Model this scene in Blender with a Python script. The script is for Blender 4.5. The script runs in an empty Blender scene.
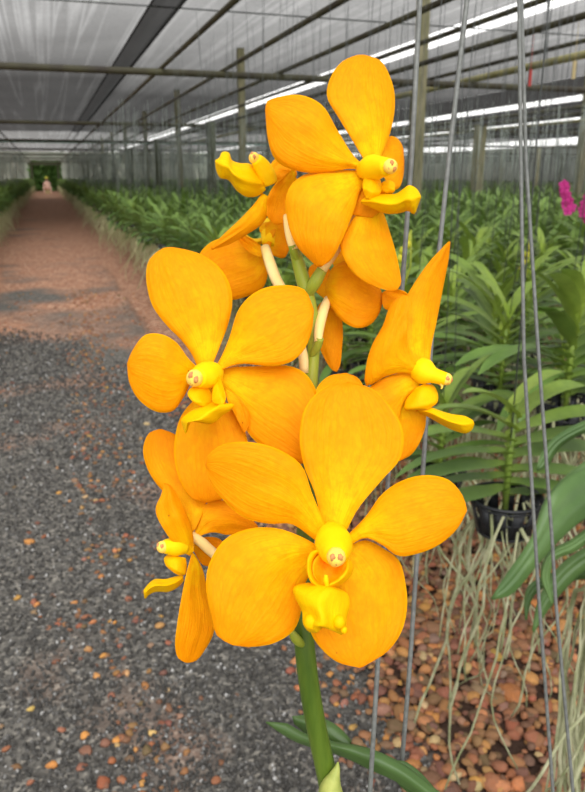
import bpy, bmesh, math, random
import numpy as np
from mathutils import Vector, Matrix, Euler, noise
R = math.radians
rnd = random.Random(7)
C = bpy.context.scene.collection
sc = bpy.context.scene

# ------------------------------------------------------------------ camera
CAMZ = 1.40
FPX, CX, CY = 740.0, 292.5, 396.0
PITCH, YAW = R(16.6), R(17.8)
Rt = Vector((math.cos(YAW), -math.sin(YAW), 0))
Fw = Vector((math.sin(YAW) * math.cos(PITCH), math.cos(YAW) * math.cos(PITCH), -math.sin(PITCH)))
Up = Vector((math.sin(YAW) * math.sin(PITCH), math.cos(YAW) * math.sin(PITCH), math.cos(PITCH)))
CAM = Vector((0, 0, CAMZ))
def at(px, py, d):
    return CAM + (Rt * ((px - CX) / FPX) + Up * ((CY - py) / FPX) + Fw) * d
def at_z(px, py, z):
    r = Rt * ((px - CX) / FPX) + Up * ((CY - py) / FPX) + Fw
    return CAM + r * ((z - CAMZ) / r.z)
def proj(p):
    v = Vector(p) - CAM
    d = v.dot(Fw)
    if d < 0.02: return None
    return (CX + FPX * v.dot(Rt) / d, CY - FPX * v.dot(Up) / d, d)
def in_view(p, m=60):
    q = proj(p)
    return q is not None and -m < q[0] < 585 + m and -m < q[1] < 792 + m

cd = bpy.data.cameras.new('camera'); cam = bpy.data.objects.new('camera', cd); C.objects.link(cam)
cam.location = CAM; cam.rotation_euler = (math.pi / 2 - PITCH, 0, -YAW)
cd.sensor_fit = 'AUTO'; cd.sensor_width = 36.0; cd.lens = FPX / 792 * 36.0
cd.clip_start = 0.02; cd.clip_end = 400
cd.dof.use_dof = True; cd.dof.focus_distance = 0.275; cd.dof.aperture_fstop = 30.0
sc.camera = cam

# ------------------------------------------------------------------ materials
def srgb(r, g, b):
    def f(c):
        c /= 255.0
        return c / 12.92 if c <= 0.04045 else ((c + 0.055) / 1.055) ** 2.4
    return (f(r), f(g), f(b), 1)
def new_mat(name):
    m = bpy.data.materials.new(name); m.use_nodes = True
    nt = m.node_tree
    return m, nt, nt.nodes['Principled BSDF'], nt.nodes['Material Output']
def ramp(nt, fac, stops, interp='LINEAR'):
    n = nt.nodes.new('ShaderNodeValToRGB'); n.color_ramp.interpolation = interp
    e = n.color_ramp.elements
    while len(e) < len(stops): e.new(0.5)
    for x, (p, c) in zip(e, stops): x.position = p; x.color = c
    nt.links.new(fac, n.inputs[0]); return n.outputs[0]
def noise_tex(nt, vec, scale, detail=3, rough=0.5):
    n = nt.nodes.new('ShaderNodeTexNoise'); n.inputs['Scale'].default_value = scale
    n.inputs['Detail'].default_value = detail; n.inputs['Roughness'].default_value = rough
    if vec is not None: nt.links.new(vec, n.inputs['Vector'])
    return n
def mixc(nt, fac, a, b, mode='MIX'):
    n = nt.nodes.new('ShaderNodeMix'); n.data_type = 'RGBA'; n.blend_type = mode
    for sock, v in ((n.inputs[0], fac), (n.inputs[6], a), (n.inputs[7], b)):
        if isinstance(v, (tuple, float, int)): sock.default_value = v
        else: nt.links.new(v, sock)
    return n.outputs[2]
def mth(nt, op, a, b=0.0, clamp=False):
    n = nt.nodes.new('ShaderNodeMath'); n.operation = op; n.use_clamp = clamp
    for i, v in enumerate((a, b)):
        if isinstance(v, (float, int)): n.inputs[i].default_value = v
        else: nt.links.new(v, n.inputs[i])
    return n.outputs[0]
def coord(nt, which):
    return nt.nodes.new('ShaderNodeTexCoord').outputs[which]
def bump(nt, h, bsdf, strength=0.3, dist=0.001):
    n = nt.nodes.new('ShaderNodeBump'); n.inputs['Strength'].default_value = strength
    n.inputs['Distance'].default_value = dist
    nt.links.new(h, n.inputs['Height']); nt.links.new(n.outputs[0], bsdf.inputs['Normal'])
    return n

def translucent_mix(nt, b, out, col, amount):
    tr = nt.nodes.new('ShaderNodeBsdfTranslucent'); nt.links.new(col, tr.inputs['Color'])
    mx = nt.nodes.new('ShaderNodeMixShader'); mx.inputs[0].default_value = amount
    nt.links.new(b.outputs[0], mx.inputs[1]); nt.links.new(tr.outputs[0], mx.inputs[2])
    nt.links.new(mx.outputs[0], out.inputs['Surface'])

def petal_material(name, base, mid, edge, trans=0.22, vein=0.35):
    m, nt, b, out = new_mat(name)
    uv = coord(nt, 'UV'); sep = nt.nodes.new('ShaderNodeSeparateXYZ'); nt.links.new(uv, sep.inputs[0])
    u, v = sep.outputs[0], sep.outputs[1]
    along = ramp(nt, v, [(0.0, base), (0.14, base), (0.42, mid), (1.0, edge)])
    e = mth(nt, 'ABSOLUTE', mth(nt, 'SUBTRACT', mth(nt, 'MULTIPLY', u, 2.0), 1.0))
    e3 = mth(nt, 'MULTIPLY', mth(nt, 'POWER', e, 3.0), 0.75)
    col = mixc(nt, e3, along, edge)
    ob = coord(nt, 'Object')
    nz = noise_tex(nt, ob, 190, 5, .65).outputs[0]
    col = mixc(nt, ramp(nt, nz, [(0.42, (0, 0, 0, 1)), (0.62, (0.55, 0.55, 0.55, 1))]), col, edge)
    vcol = (edge[0] * .86, edge[1] * .80, edge[2] * .8, 1)
    # fine veins running base to tip
    cmb = nt.nodes.new('ShaderNodeCombineXYZ')
    nt.links.new(mth(nt, 'MULTIPLY', u, 26.0), cmb.inputs[0]); nt.links.new(mth(nt, 'MULTIPLY', v, 4.5), cmb.inputs[1])
    vn = noise_tex(nt, cmb.outputs[0], 1.0, 2).outputs[0]
    col = mixc(nt, ramp(nt, vn, [(0.30, (0.30,) * 3 + (1,)), (0.50, (0, 0, 0, 1))]), col, vcol)
    vr = nt.nodes.new('ShaderNodeTexVoronoi'); vr.feature = 'DISTANCE_TO_EDGE'; vr.inputs['Scale'].default_value = 1.0
    c2 = nt.nodes.new('ShaderNodeCombineXYZ')
    nt.links.new(mth(nt, 'MULTIPLY', u, 15.0), c2.inputs[0]); nt.links.new(mth(nt, 'MULTIPLY', v, 13.0), c2.inputs[1])
    nt.links.new(c2.outputs[0], vr.inputs['Vector'])
    ret = ramp(nt, vr.outputs['Distance'], [(0.0, (0.34,) * 3 + (1,)), (0.20, (0, 0, 0, 1))])
    col = mixc(nt, mth(nt, 'MULTIPLY', ret, mth(nt, 'MULTIPLY', v, 1.2, True)), col, vcol)
    rimf = mth(nt, 'MULTIPLY', mth(nt, 'SUBTRACT', e, 0.93), 6.0, True)
    col = mixc(nt, rimf, col, base)
    # small dark flecks
    sp = nt.nodes.new('ShaderNodeTexVoronoi'); sp.inputs['Scale'].default_value = 75
    nt.links.new(ob, sp.inputs['Vector'])
    col = mixc(nt, ramp(nt, sp.outputs['Distance'], [(0.022, (0.55,) * 3 + (1,)), (0.04, (0, 0, 0, 1))]), col, srgb(120, 62, 10))
    nt.links.new(col, b.inputs['Base Color'])
    b.inputs['Roughness'].default_value = 0.6
    b.inputs['Specular IOR Level'].default_value = 0.10
    h = mth(nt, 'ADD', mth(nt, 'MULTIPLY', vn, 0.8), mth(nt, 'MULTIPLY', nz, 0.5))
    bump(nt, h, b, vein, 0.0012)
    translucent_mix(nt, b, out, col, trans)
    return m
M = {}
M['petal'] = petal_material('petal_orange_yellow', srgb(255, 206, 2), srgb(255, 178, 1), srgb(250, 154, 0))
M['petal_back'] = petal_material('petal_deep_orange', srgb(255, 200, 4), srgb(255, 176, 1), srgb(249, 151, 0))
M['lip'] = petal_material('lip_yellow', srgb(255, 196, 0), srgb(255, 207, 0), srgb(255, 200, 0), 0.15, 0.25)
M['throat'] = petal_material('lip_side_yellow', srgb(255, 188, 0), srgb(255, 198, 2), srgb(255, 193, 0), 0.18, 0.1)
M['throat_in'] = petal_material('throat_orange', srgb(246, 110, 0), srgb(250, 132, 0), srgb(255, 180, 0), 0.1, 0.1)

def simple(name, col, rough=0.6, spec=0.3, nscale=None, col2=None, bmp=0, metal=0.0, stretch=None, rand=None):
    m, nt, b, out = new_mat(name)
    b.inputs['Roughness'].default_value = rough; b.inputs['Specular IOR Level'].default_value = spec
    b.inputs['Metallic'].default_value = metal
    if nscale:
        v = coord(nt, 'Object')
        if stretch:
            mp = nt.nodes.new('ShaderNodeMapping'); mp.inputs['Scale'].default_value = stretch
            nt.links.new(v, mp.inputs[0]); v = mp.outputs[0]
        nz = noise_tex(nt, v, nscale, 4, 0.6).outputs[0]
        c = ramp(nt, nz, [(0.32, col), (0.68, col2)])
        nt.links.new(c, b.inputs['Base Color'])
        if bmp: bump(nt, nz, b, bmp, 0.002)
    else: b.inputs['Base Color'].default_value = col
    return m
M['column'] = simple('column_yellow', srgb(255, 210, 10), 0.6, 0.12, 120, srgb(255, 202, 2), 0.1)
M['anther'] = simple('anther_cream', srgb(255, 220, 104), 0.6, 0.15, 220, srgb(252, 206, 84), 0.2)
M['pollen'] = simple('pollinia_brown', srgb(222, 160, 96), 0.5, 0.3, 500, srgb(190, 116, 66), 0.2)
M['pedicel'] = simple('pedicel_cream', srgb(250, 226, 160), 0.45, 0.3, 60, srgb(246, 208, 120), 0.1, stretch=(1, 1, 0.2))
M['stalk'] = simple('stalk_green', srgb(66, 92, 22), 0.42, 0.35, 90, srgb(104, 126, 40), 0.2, stretch=(1, 1, 0.18))
M['stalk_top'] = simple('stalk_yellowgreen', srgb(132, 150, 36), 0.42, 0.35, 70, srgb(168, 172, 60), 0.15, stretch=(1, 1, 0.18))
M['bract'] = simple('bract_green', srgb(120, 140, 52), 0.5, 0.3, 90, srgb(186, 188, 104), 0.15)
M['wire'] = simple('wire_grey', srgb(124, 126, 122), 0.5, 0.4, 300, srgb(98, 100, 97), 0.1, metal=0.1)
M['thinwire'] = simple('wire_dull', srgb(84, 88, 86), 0.6, 0.3, 50, srgb(60, 62, 62))
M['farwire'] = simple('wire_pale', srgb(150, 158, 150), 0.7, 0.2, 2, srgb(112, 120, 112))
M['plastic'] = simple('black_plastic', srgb(34, 36, 40), 0.42, 0.45, 60, srgb(24, 25, 28), 0.1)
M['pipe'] = simple('pipe_mossy', srgb(70, 68, 46), 0.7, 0.3, 3.0, srgb(48, 42, 35), 0.3)
M['pipe_pale'] = simple('pipe_bamboo', srgb(156, 150, 104), 0.7, 0.3, 4.0, srgb(112, 108, 72), 0.3)
M['pipe_cyan'] = simple('pipe_cyan', srgb(150, 190, 178), 0.6, 0.3, 2.0, srgb(120, 160, 150))
M['post'] = simple('post_wood', srgb(136, 130, 104), 0.85, 0.2, 7, srgb(98, 98, 72), 0.4, stretch=(3, 3, 0.5))
M['post_dark'] = simple('post_mossy', srgb(88, 92, 68), 0.85, 0.2, 7, srgb(58, 60, 46), 0.4, stretch=(3, 3, 0.5))
M['red'] = simple('red_plastic', srgb(170, 60, 56), 0.5, 0.3)
M['tan'] = simple('tan_card', srgb(190, 172, 128), 0.7, 0.2)
M['yellow'] = simple('bud_yellow', srgb(206, 190, 40), 0.5, 0.3, 60, srgb(160, 170, 40))
M['magenta'] = petal_material('petal_magenta', srgb(232, 92, 176), srgb(216, 44, 142), srgb(186, 24, 112), 0.25)

def leaf_material(name, lo, hi, light, rough=0.38):
    m, nt, b, out = new_mat(name)
    oi = nt.nodes.new('ShaderNodeObjectInfo')
    nz = noise_tex(nt, coord(nt, 'Object'), 9, 3).outputs[0]
    at_ = nt.nodes.new('ShaderNodeAttribute'); at_.attribute_name = 'tone'
    col = mixc(nt, ramp(nt, nz, [(0.35, (0, 0, 0, 1)), (0.7, (1, 1, 1, 1))]), lo, hi)
    col = mixc(nt, mth(nt, 'MULTIPLY', at_.outputs['Fac'], 0.85), col, light)
    col = mixc(nt, mth(nt, 'MULTIPLY', oi.outputs['Random'], 0.25), col, srgb(96, 120, 60))
    fine = noise_tex(nt, coord(nt, 'Object'), 60, 3).outputs[0]
    col = mixc(nt, ramp(nt, fine, [(0.3, (0.25,) * 3 + (1,)), (0.6, (0, 0, 0, 1))]), col, lo)
    nt.links.new(col, b.inputs['Base Color'])
    b.inputs['Roughness'].default_value = rough; b.inputs['Specular IOR Level'].default_value = 0.4
    bump(nt, fine, b, 0.12, 0.002)
    translucent_mix(nt, b, out, col, 0.18)
    return m
M['leaf'] = leaf_material('leaf_green', srgb(72, 106, 46), srgb(116, 150, 70), srgb(184, 204, 84))
M['leaf_near'] = leaf_material('leaf_near_green', srgb(70, 100, 52), srgb(102, 132, 74), srgb(140, 166, 92))
M['leaf_far'] = leaf_material('leaf_far_green', srgb(72, 108, 48), srgb(110, 144, 70), srgb(160, 184, 92), 0.5)
M['root'] = simple('root_grey_green', srgb(124, 130, 88), 0.85, 0.15, 25, srgb(184, 182, 150), 0.2)
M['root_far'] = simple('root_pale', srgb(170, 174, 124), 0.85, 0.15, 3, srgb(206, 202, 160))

# ------------------------------------------------------------------ mesh helpers
def mesh_obj(name, verts, faces, mat, parent=None, uvs=None, smooth=True, link=True):
    me = bpy.data.meshes.new(name); me.from_pydata([tuple(v) for v in verts], [], faces)
    mats = mat if isinstance(mat, (list, tuple)) else [mat]
    for m in mats: me.materials.append(m)
    if smooth: me.polygons.foreach_set('use_smooth', [True] * len(me.polygons))
    if uvs is not None:
        l = me.uv_layers.new(name='UVMap')
        idx = np.empty(len(me.loops), dtype=np.int32); me.loops.foreach_get('vertex_index', idx)
        l.data.foreach_set('uv', np.asarray(uvs, dtype=np.float32)[idx].ravel())
    me.update()
    o = bpy.data.objects.new(name, me)
    if link: C.objects.link(o)
    if parent is not None: set_parent(o, parent)
    return o
def set_parent(o, p):
    o.parent = p
    # verts are given in world space while the parents sit at their own base: undo the parents' offset
    w = Vector((0, 0, 0)); q = p
    while q is not None: w += q.location; q = q.parent
    o.location = o.location - w
def empty(name, loc):
    o = bpy.data.objects.new(name, None); C.objects.link(o); o.location = loc; o.empty_display_size = 0.05
    return o
def tag(o, label=None, cat=None, group=None, kind=None):
    if label: o['label'] = label
    if cat: o['category'] = cat
    if group: o['group'] = group
    if kind: o['kind'] = kind
    return o

class MB:
    def __init__(s): s.v = []; s.f = []; s.mi = []; s.tone = []
    def add(s, v, f, mi=0, tone=0.0):
        o = len(s.v); s.v += [tuple(x) for x in v]; s.f += [tuple(i + o for i in q) for q in f]
        s.mi += [mi] * len(f)
        s.tone += (list(tone) if isinstance(tone, (list, tuple)) else [tone] * len(v))
    def tube(s, pts, rad, sides=8, mi=0, tone=0.0, caps=True):
        pts = [Vector(p) for p in pts]; n = len(pts)
        if not isinstance(rad, (list, tuple)): rad = [rad] * n
        v, f = [], []; ref = None
        for i, p in enumerate(pts):
            t = (pts[min(i + 1, n - 1)] - pts[max(i - 1, 0)])
            t = t.normalized() if t.length > 1e-9 else Vector((0, 0, 1))
            if ref is None: ref = t.orthogonal().normalized()
            ref = (ref - t * ref.dot(t))
            ref = ref.normalized() if ref.length > 1e-6 else t.orthogonal().normalized()
            b = t.cross(ref)
            for k in range(sides):
                a = 2 * math.pi * k / sides
                v.append(p + (ref * math.cos(a) + b * math.sin(a)) * rad[i])
        for i in range(n - 1):
            for k in range(sides):
                k2 = (k + 1) % sides
                f.append((i * sides + k, i * sides + k2, (i + 1) * sides + k2, (i + 1) * sides + k))
        if caps:
            f.append(tuple(range(sides))[::-1]); f.append(tuple((n - 1) * sides + k for k in range(sides)))
        s.add(v, f, mi, tone)
    def ball(s, c, rx, ry=None, rz=None, seg=12, rings=8, rot=None, mi=0, nz=0.0, tone=0.0):
        ry = ry or rx; rz = rz or rx; v, f = [], []
        c = Vector(c)
        for i in range(rings + 1):
            th = math.pi * i / rings
            for k in range(seg):
                a = 2 * math.pi * k / seg
                p = Vector((rx * math.sin(th) * math.cos(a), ry * math.sin(th) * math.sin(a), rz * math.cos(th)))
                if nz: p *= 1 + nz * noise.noise(p * (3.0 / rx) + c * 50)
                if rot is not None: p = rot @ p
                v.append(c + p)
        for i in range(rings):
            for k in range(seg):
                k2 = (k + 1) % seg
                f.append((i * seg + k, (i + 1) * seg + k, (i + 1) * seg + k2, i * seg + k2))
        s.add(v, f, mi, tone)
    def box(s, lo, hi, mi=0):
        x0, y0, z0 = lo; x1, y1, z1 = hi
        v = [(x0, y0, z0), (x1, y0, z0), (x1, y1, z0), (x0, y1, z0), (x0, y0, z1), (x1, y0, z1), (x1, y1, z1), (x0, y1, z1)]
        s.add(v, [(0, 3, 2, 1), (4, 5, 6, 7), (0, 1, 5, 4), (1, 2, 6, 5), (2, 3, 7, 6), (3, 0, 4, 7)], mi)
    def build(s, name, mat, parent=None, smooth=True, world=True, link=True):
        me = bpy.data.meshes.new(name); me.from_pydata(s.v, [], s.f)
        for m in (mat if isinstance(mat, (list, tuple)) else [mat]): me.materials.append(m)
        if smooth: me.polygons.foreach_set('use_smooth', [True] * len(me.polygons))
        me.polygons.foreach_set('material_index', s.mi)
        a = me.attributes.new('tone', 'FLOAT', 'POINT'); a.data.foreach_set('value', s.tone)
        me.update()
        o = bpy.data.objects.new(name, me)
        if link: C.objects.link(o)
        if parent is not None:
            if world: set_parent(o, parent)
            else: o.parent = parent
        return o

def catmull(pts, n):
    """smooth curve through pts, n samples spaced evenly along its length"""
    P = [np.array(p, float) for p in pts]
    if len(P) == 2:
        return [P[0] + (P[1] - P[0]) * t for t in np.linspace(0, 1, n)]
    P = [2 * P[0] - P[1]] + P + [2 * P[-1] - P[-2]]
    out = []
    for i in range(1, len(P) - 2):
        p0, p1, p2, p3 = P[i - 1:i + 3]
        # centripetal knots keep the curve from overshooting
        t0 = 0; t1 = t0 + max(np.linalg.norm(p1 - p0), 1e-6) ** .5
        t2 = t1 + max(np.linalg.norm(p2 - p1), 1e-6) ** .5; t3 = t2 + max(np.linalg.norm(p3 - p2), 1e-6) ** .5
        for k in range(16):
            t = t1 + (t2 - t1) * k / 16
            a1 = (t1 - t) / (t1 - t0) * p0 + (t - t0) / (t1 - t0) * p1
            a2 = (t2 - t) / (t2 - t1) * p1 + (t - t1) / (t2 - t1) * p2
            a3 = (t3 - t) / (t3 - t2) * p2 + (t - t2) / (t3 - t2) * p3
            b1 = (t2 - t) / (t2 - t0) * a1 + (t - t0) / (t2 - t0) * a2
            b2 = (t3 - t) / (t3 - t1) * a2 + (t - t1) / (t3 - t1) * a3
            out.append((t2 - t) / (t2 - t1) * b1 + (t - t1) / (t2 - t1) * b2)
    out.append(P[-2])
    L = [0]
    for a, b in zip(out, out[1:]): L.append(L[-1] + np.linalg.norm(b - a))
    res = []; j = 0
    for s in np.linspace(0, L[-1], n):
        while j < len(L) - 2 and L[j + 1] < s: j += 1
        w = (s - L[j]) / max(L[j + 1] - L[j], 1e-9)
        res.append(out[j] * (1 - w) + out[j + 1] * w)
    return res

def petal(name, left, right, depth, parent, mat, cup=-0.004, roll=0.0, thick=0.0009, wav=0.0006, n=26, m=15, mid=0.0):
    """a petal of real size: two edge curves from its base to its tip (each at its own distance from the
    lens), bowed across by cup, turned by roll, given thickness."""
    A = catmull(left, n); B = catmull(right, n)
    if mat in (M['petal'], M['petal_back']): cup *= .5; thick *= .7; wav *= 1.5
    dk = np.linspace(0, 1, len(depth))
    seed = rnd.random() * 50
    top, bot, uv = [], [], []
    for i in range(n):
        t = i / (n - 1); d = float(np.interp(t, dk, depth)); w = math.sin(math.pi * min(max(t, 0), 1)) ** 0.6
        for j in range(m):
            s = -1 + 2 * j / (m - 1); k = (s + 1) / 2
            q = A[i] * (1 - k) + B[i] * k
            dd = d + cup * s * s * w + roll * s * w + mid * math.exp(-(s / 0.22) ** 2) * w
            dd += wav * w * noise.noise(Vector((s * 2.2 + seed, t * 3.1, seed)))
            dd += wav * 1.5 * w * s * s * noise.noise(Vector((s * 1.5 + seed, t * 7, 3.3)))
            th = thick * (0.35 + 0.65 * w * (1 - s * s * .6))
            top.append(at(q[0], q[1], dd)); bot.append(at(q[0], q[1], dd + th))
            uv.append((k, t))
    N = n * m; f = []
    for i in range(n - 1):
        for j in range(m - 1):
            a = i * m + j
            f.append((a, a + 1, a + m + 1, a + m)); f.append((N + a, N + a + m, N + a + m + 1, N + a + 1))
    rim = [j for j in range(m)] + [i * m + m - 1 for i in range(1, n)] + [(n - 1) * m + j for j in range(m - 2, -1, -1)] + [i * m for i in range(n - 2, 0, -1)]
    for a, b in zip(rim, rim[1:] + rim[:1]): f.append((a, N + a, N + b, b))
    return mesh_obj(name, top + bot, f, mat, parent, uv + uv)

def px_tube(mb, pts, sides=12, mi=0, sub=4, caps=True):
    """pts: (px, py, depth, radius in px) -> smooth tube"""
    n = (len(pts) - 1) * sub + 1
    q = catmull(pts, n)
    P = [at(a[0], a[1], a[2]) for a in q]; rr = [max(a[3], .2) * a[2] / FPX for a in q]
    mb.tube(P, rr, sides, mi, caps=caps)

# ================================================================== THE ORCHID SPIKE IN FRONT
hero_base = at(404, 1120, 0.50)
hero = tag(empty('orchid_spike', hero_base),
           'tall green orchid stalk carrying large orange-yellow flowers, close in the foreground', 'orchid')
st = MB()
px_tube(st, [(294, 248, .3022, 4), (303, 280, .304, 6.5), (311, 310, .305, 6.0), (313, 345, .306, 5.5), (311, 380, .306, 6.5),
             (309, 430, .308, 8), (311, 480, .310, 9), (305, 540, .312, 9.5), (303, 610, .314, 10), (306, 660, .317, 10.3), (315, 720, .325, 10.2),
             (325, 766, .333, 10.2), (331, 792, .338, 11), (344, 850, .350, 12), (372, 960, .40, 13), (404, 1080, .49, 13)], 14)
stem = st.build('stem', M['stalk'], hero)
tp = MB()
px_tube(tp, [(291, 240, .3015, 3.5), (294, 248, .302, 5.2), (303, 280, .304, 7.2), (311, 312, .305, 6.8), (313.5, 345, .306, 6.3), (311, 380, .306, 7.0), (309, 410, .307, 7.2)], 14)
tp.build('stem_tip', M['stalk_top'], hero)
# green ovary shoulders where the flower stalks leave the stem
for q in ([(306, 297, .304, 4), (314, 284, .301, 6.5), (323, 268, .299, 5.2)], [(311, 357, .305, 3), (317, 347, .302, 4.4), (320, 338, .300, 4.0)],
          [(309, 385, .306, 3), (306, 377, .304, 5), (303, 369, .302, 4.2)], [(298, 262, .302, 3), (294, 251, .3, 4.6), (292, 245, .299, 4)],
          [(303, 645, .313, 3), (297, 640, .308, 5), (290, 630, .305, 3)]):
    t_ = MB(); px_tube(t_, q, 10); t_.build('flower_base', M['stalk_top'], hero)
for q in ([(336, 812, .334, 13), (331, 796, .330, 13), (331, 787, .3275, 11), (334, 777, .3265, 6.5), (337, 768, .327, 3.2), (338, 762, .327, .8)],):
    br = MB(); px_tube(br, q, 10); br.build('bract', M['bract'], hero)

def flower(col, anther, ar, label=None, turn=0.0):
    """a flower = its column with the hood; petals, lip, anther cap and stalk are its children"""
    mb = MB(); px_tube(mb, col, 16, sub=5)
    o = mb.build('flower', M['column'], hero)
    if label: o['label'] = label
    if anther:
        ax, ay, ad = anther; a = MB(); r = ar * ad / FPX
        c = at(ax, ay, ad); a.ball(c, r, r, r * 1.05, 16, 10, nz=0.06)
        d = (c - at(col[0][0], col[0][1], col[0][2])).normalized()      # the way the column points
        tow = (CAM - c).normalized(); d = (d + tow * 0.9).normalized()
        sx = d.cross(Vector((0, 0, 1))).normalized(); uy = sx.cross(d).normalized()
        sx, uy = sx * math.cos(turn) + uy * math.sin(turn), uy * math.cos(turn) - sx * math.sin(turn)
        cap = a.build('anther_cap', M['anther'], o); cap['label'] = 'cream anther cap with brown spots'
        p = MB()
        for s in (-1, 1): p.ball(c + d * r * .70 + sx * s * r * .36 + uy * r * .12, r * .35, r * .35, r * .46, 10, 7, nz=.4)
        p.ball(c + d * r * .66 - uy * r * .45, r * .2, r * .2, r * .3, 8, 6, nz=.4)
        # brown pollinia spots are part of the cap's own mesh
        me = cap.data; me.materials.append(M['pollen'])
        bm = bmesh.new(); bm.from_mesh(me); off = len(bm.verts)
        nv = [bm.verts.new(Vector(q)) for q in p.v]
        for q in p.f:
            try:
                fc = bm.faces.new([nv[i] for i in q]); fc.smooth = True; fc.material_index = 1
            except ValueError: pass
        bm.to_mesh(me); bm.free()
    return o

PT, PB, LIP, THR = M['petal'], M['petal_back'], M['lip'], M['throat']
# ---- the big flower facing the camera
f1 = flower([(331, 528, .268, 9), (332, 536, .264, 16), (334, 545, .259, 19), (335.5, 553, .252, 14), (336, 558, .249, 10)], (336, 557, .2475), 9.5)
petal('sepal', [(323, 534), (315, 494), (304, 466), (299.5, 437), (305, 408), (322, 389), (348, 382)],
      [(345, 534), (358, 509), (382, 480), (400.5, 458), (403.5, 432), (394, 411), (373, 389), (349, 382)],
      [.266, .268, .271, .274, .279], f1, PT, -.007)
petal('petal', [(333, 544), (326, 526), (312, 493), (302, 466), (280, 450), (250, 442), (221, 445), (207, 457), (205.5, 464)],
      [(330, 552), (312, 538), (291, 524), (270, 524), (243, 517), (219, 495), (208, 477), (205.5, 466)],
      [.264, .261, .258, .258, .262], f1, PT, .004, .002)
petal('petal', [(338, 544), (365, 517), (382, 494), (401, 481), (425, 475), (449, 480), (463, 496), (467, 509)],
      [(341, 552), (350, 546), (365, 538), (382, 545), (398, 556), (415, 554.5), (439, 545), (458, 528), (467, 511)],
      [.264, .261, .258, .257, .259], f1, PT, .004, -.002)
petal('sepal', [(324, 549), (300, 536), (276, 528), (250, 528.5), (225, 539), (209, 564), (206, 586), (211, 616), (217, 636), (232, 645)],
      [(327, 560), (312, 572), (303, 590), (301, 612), (294, 630), (277, 642), (262, 646), (246, 647), (234, 645.5)],
      [.267, .264, .260, .257, .258], f1, PT, .005, .002)
petal('sepal', [(345, 548), (365, 540), (386, 550), (399, 560), (406, 586), (407, 610), (401, 633), (387, 652), (363, 667)],
      [(328, 556), (324, 575), (318, 595), (311, 612), (310, 630), (318, 645), (337, 662), (360, 668)],
      [.268, .267, .266, .264, .264], f1, PT, .004, -.001)
lip = petal('lip', [(326, 585), (316, 583), (305, 583), (293, 588), (296, 600), (302, 612), (303, 624), (309, 632), (317, 633)],
            [(331, 585), (340, 589), (348, 594), (350, 605), (347, 618), (346, 628), (343, 635), (337, 633), (327, 625), (318, 632)],
            [.252, .247, .243, .242, .245], f1, LIP, .009, 0, .0022, .0015, mid=-.002)
lip['label'] = 'bright yellow lip'
petal('lip', [(319, 549), (311, 552), (307, 561), (307, 572), (310, 581), (317, 587), (324, 589)],
      [(323, 552), (317, 557), (314, 566), (315, 575), (319, 582), (325, 587)], [.256, .253, .250, .2495], f1, THR, .003, .003, .0012)
petal('lip', [(346, 556), (352, 561), (353.5, 569), (350, 577), (342, 584), (333, 588), (326, 589)],
      [(344, 562), (345, 568), (341, 575), (335, 580), (329, 584), (325, 587)], [.256, .253, .250, .2495], f1, THR, .003, -.003, .0012)
petal('lip', [(321, 552), (313, 562), (313, 574), (320, 585)], [(344, 558), (346, 568), (340, 578), (326, 586)], [.2575, .2565, .255, .2525], f1, M['throat_in'], -.003, 0, .0012)
lb = MB()
for x_, y_, r_ in ((311, 622, 7.5), (339, 622, 6.5), (344, 630, 3.6)): lb.ball(at(x_, y_, .2462), r_ * .244 / FPX, None, r_ * .27 / FPX, 14, 10, nz=.15)
lb.build('lip_lobe', LIP, f1)
cl = MB()
px_tube(cl, [(327, 586, .2495, 2.2), (326, 580, .2485, 2.8), (326, 575, .248, 1.8)], 8)
cl.build('callus', M['column'], f1)

# ---- left flower, turned a little to the left
f2 = flower([(216, 372, .292, 9), (211, 374, .288, 13), (204, 376, .282, 13.5), (197, 377.5, .277, 9.5)], (194.5, 378, .276), 8.4, turn=.6)
petal('sepal', [(199, 372), (192, 355), (181, 340), (168, 327), (152, 305), (146, 277), (149, 260), (163, 248), (170, 247)],
      [(212, 366), (221, 344), (229, 322), (232.5, 302), (230, 285), (221, 269), (205, 256), (186, 249.5), (172, 247)],
      [.292, .293, .293, .297, .302], f2, PT, .004)
petal('petal', [(212, 373), (222, 355), (229, 338), (240, 307), (259, 290), (285, 285), (305, 290), (313, 307)],
      [(216, 377), (222, 370), (240, 364), (267, 366), (289, 363), (304, 350), (312, 330), (314, 310)],
      [.288, .286, .284, .284, .287], f2, PT, .004, -.002)
petal('petal', [(203, 372), (189, 359), (176, 342), (161, 334), (145, 335), (132, 351), (127, 363)],
      [(200, 378), (193, 377.5), (189.5, 386), (182, 400), (173, 411), (157, 412), (139, 400), (129, 382), (127, 365)],
      [.288, .283, .279, .278, .279], f2, PT, .004, .002)
petal('sepal', [(215, 370), (235, 367), (263, 366), (290, 366), (306, 374), (318, 395), (322, 420), (318, 440)],
      [(214, 380), (224, 390), (232, 405), (243, 425), (256, 442), (280, 456), (302, 464), (314, 456), (318, 442)],
      [.292, .291, .289, .288, .290], f2, PT, .004, -.001)
petal('sepal', [(202, 392), (190, 404), (181, 416), (175.5, 434), (174, 455), (179, 478), (190, 497), (206, 503)],
      [(212, 385), (224, 400), (236, 415), (246, 434), (248, 455), (240, 480), (228, 497), (208, 503)],
      [.293, .292, .290, .290, .293], f2, PT, .003, .001)
l2 = petal('lip', [(213, 402), (204, 405), (196, 408), (188, 413), (181, 420), (183, 428), (185, 434)],
           [(222, 403), (235, 404.5), (231, 410), (222, 416), (212, 424), (203, 423.5), (192, 421), (187, 432)],
           [.278, .273, .270, .269, .272], f2, LIP, .007, 0, .002, .001, mid=-.002)
l2['label'] = 'bright yellow lip'
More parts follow.
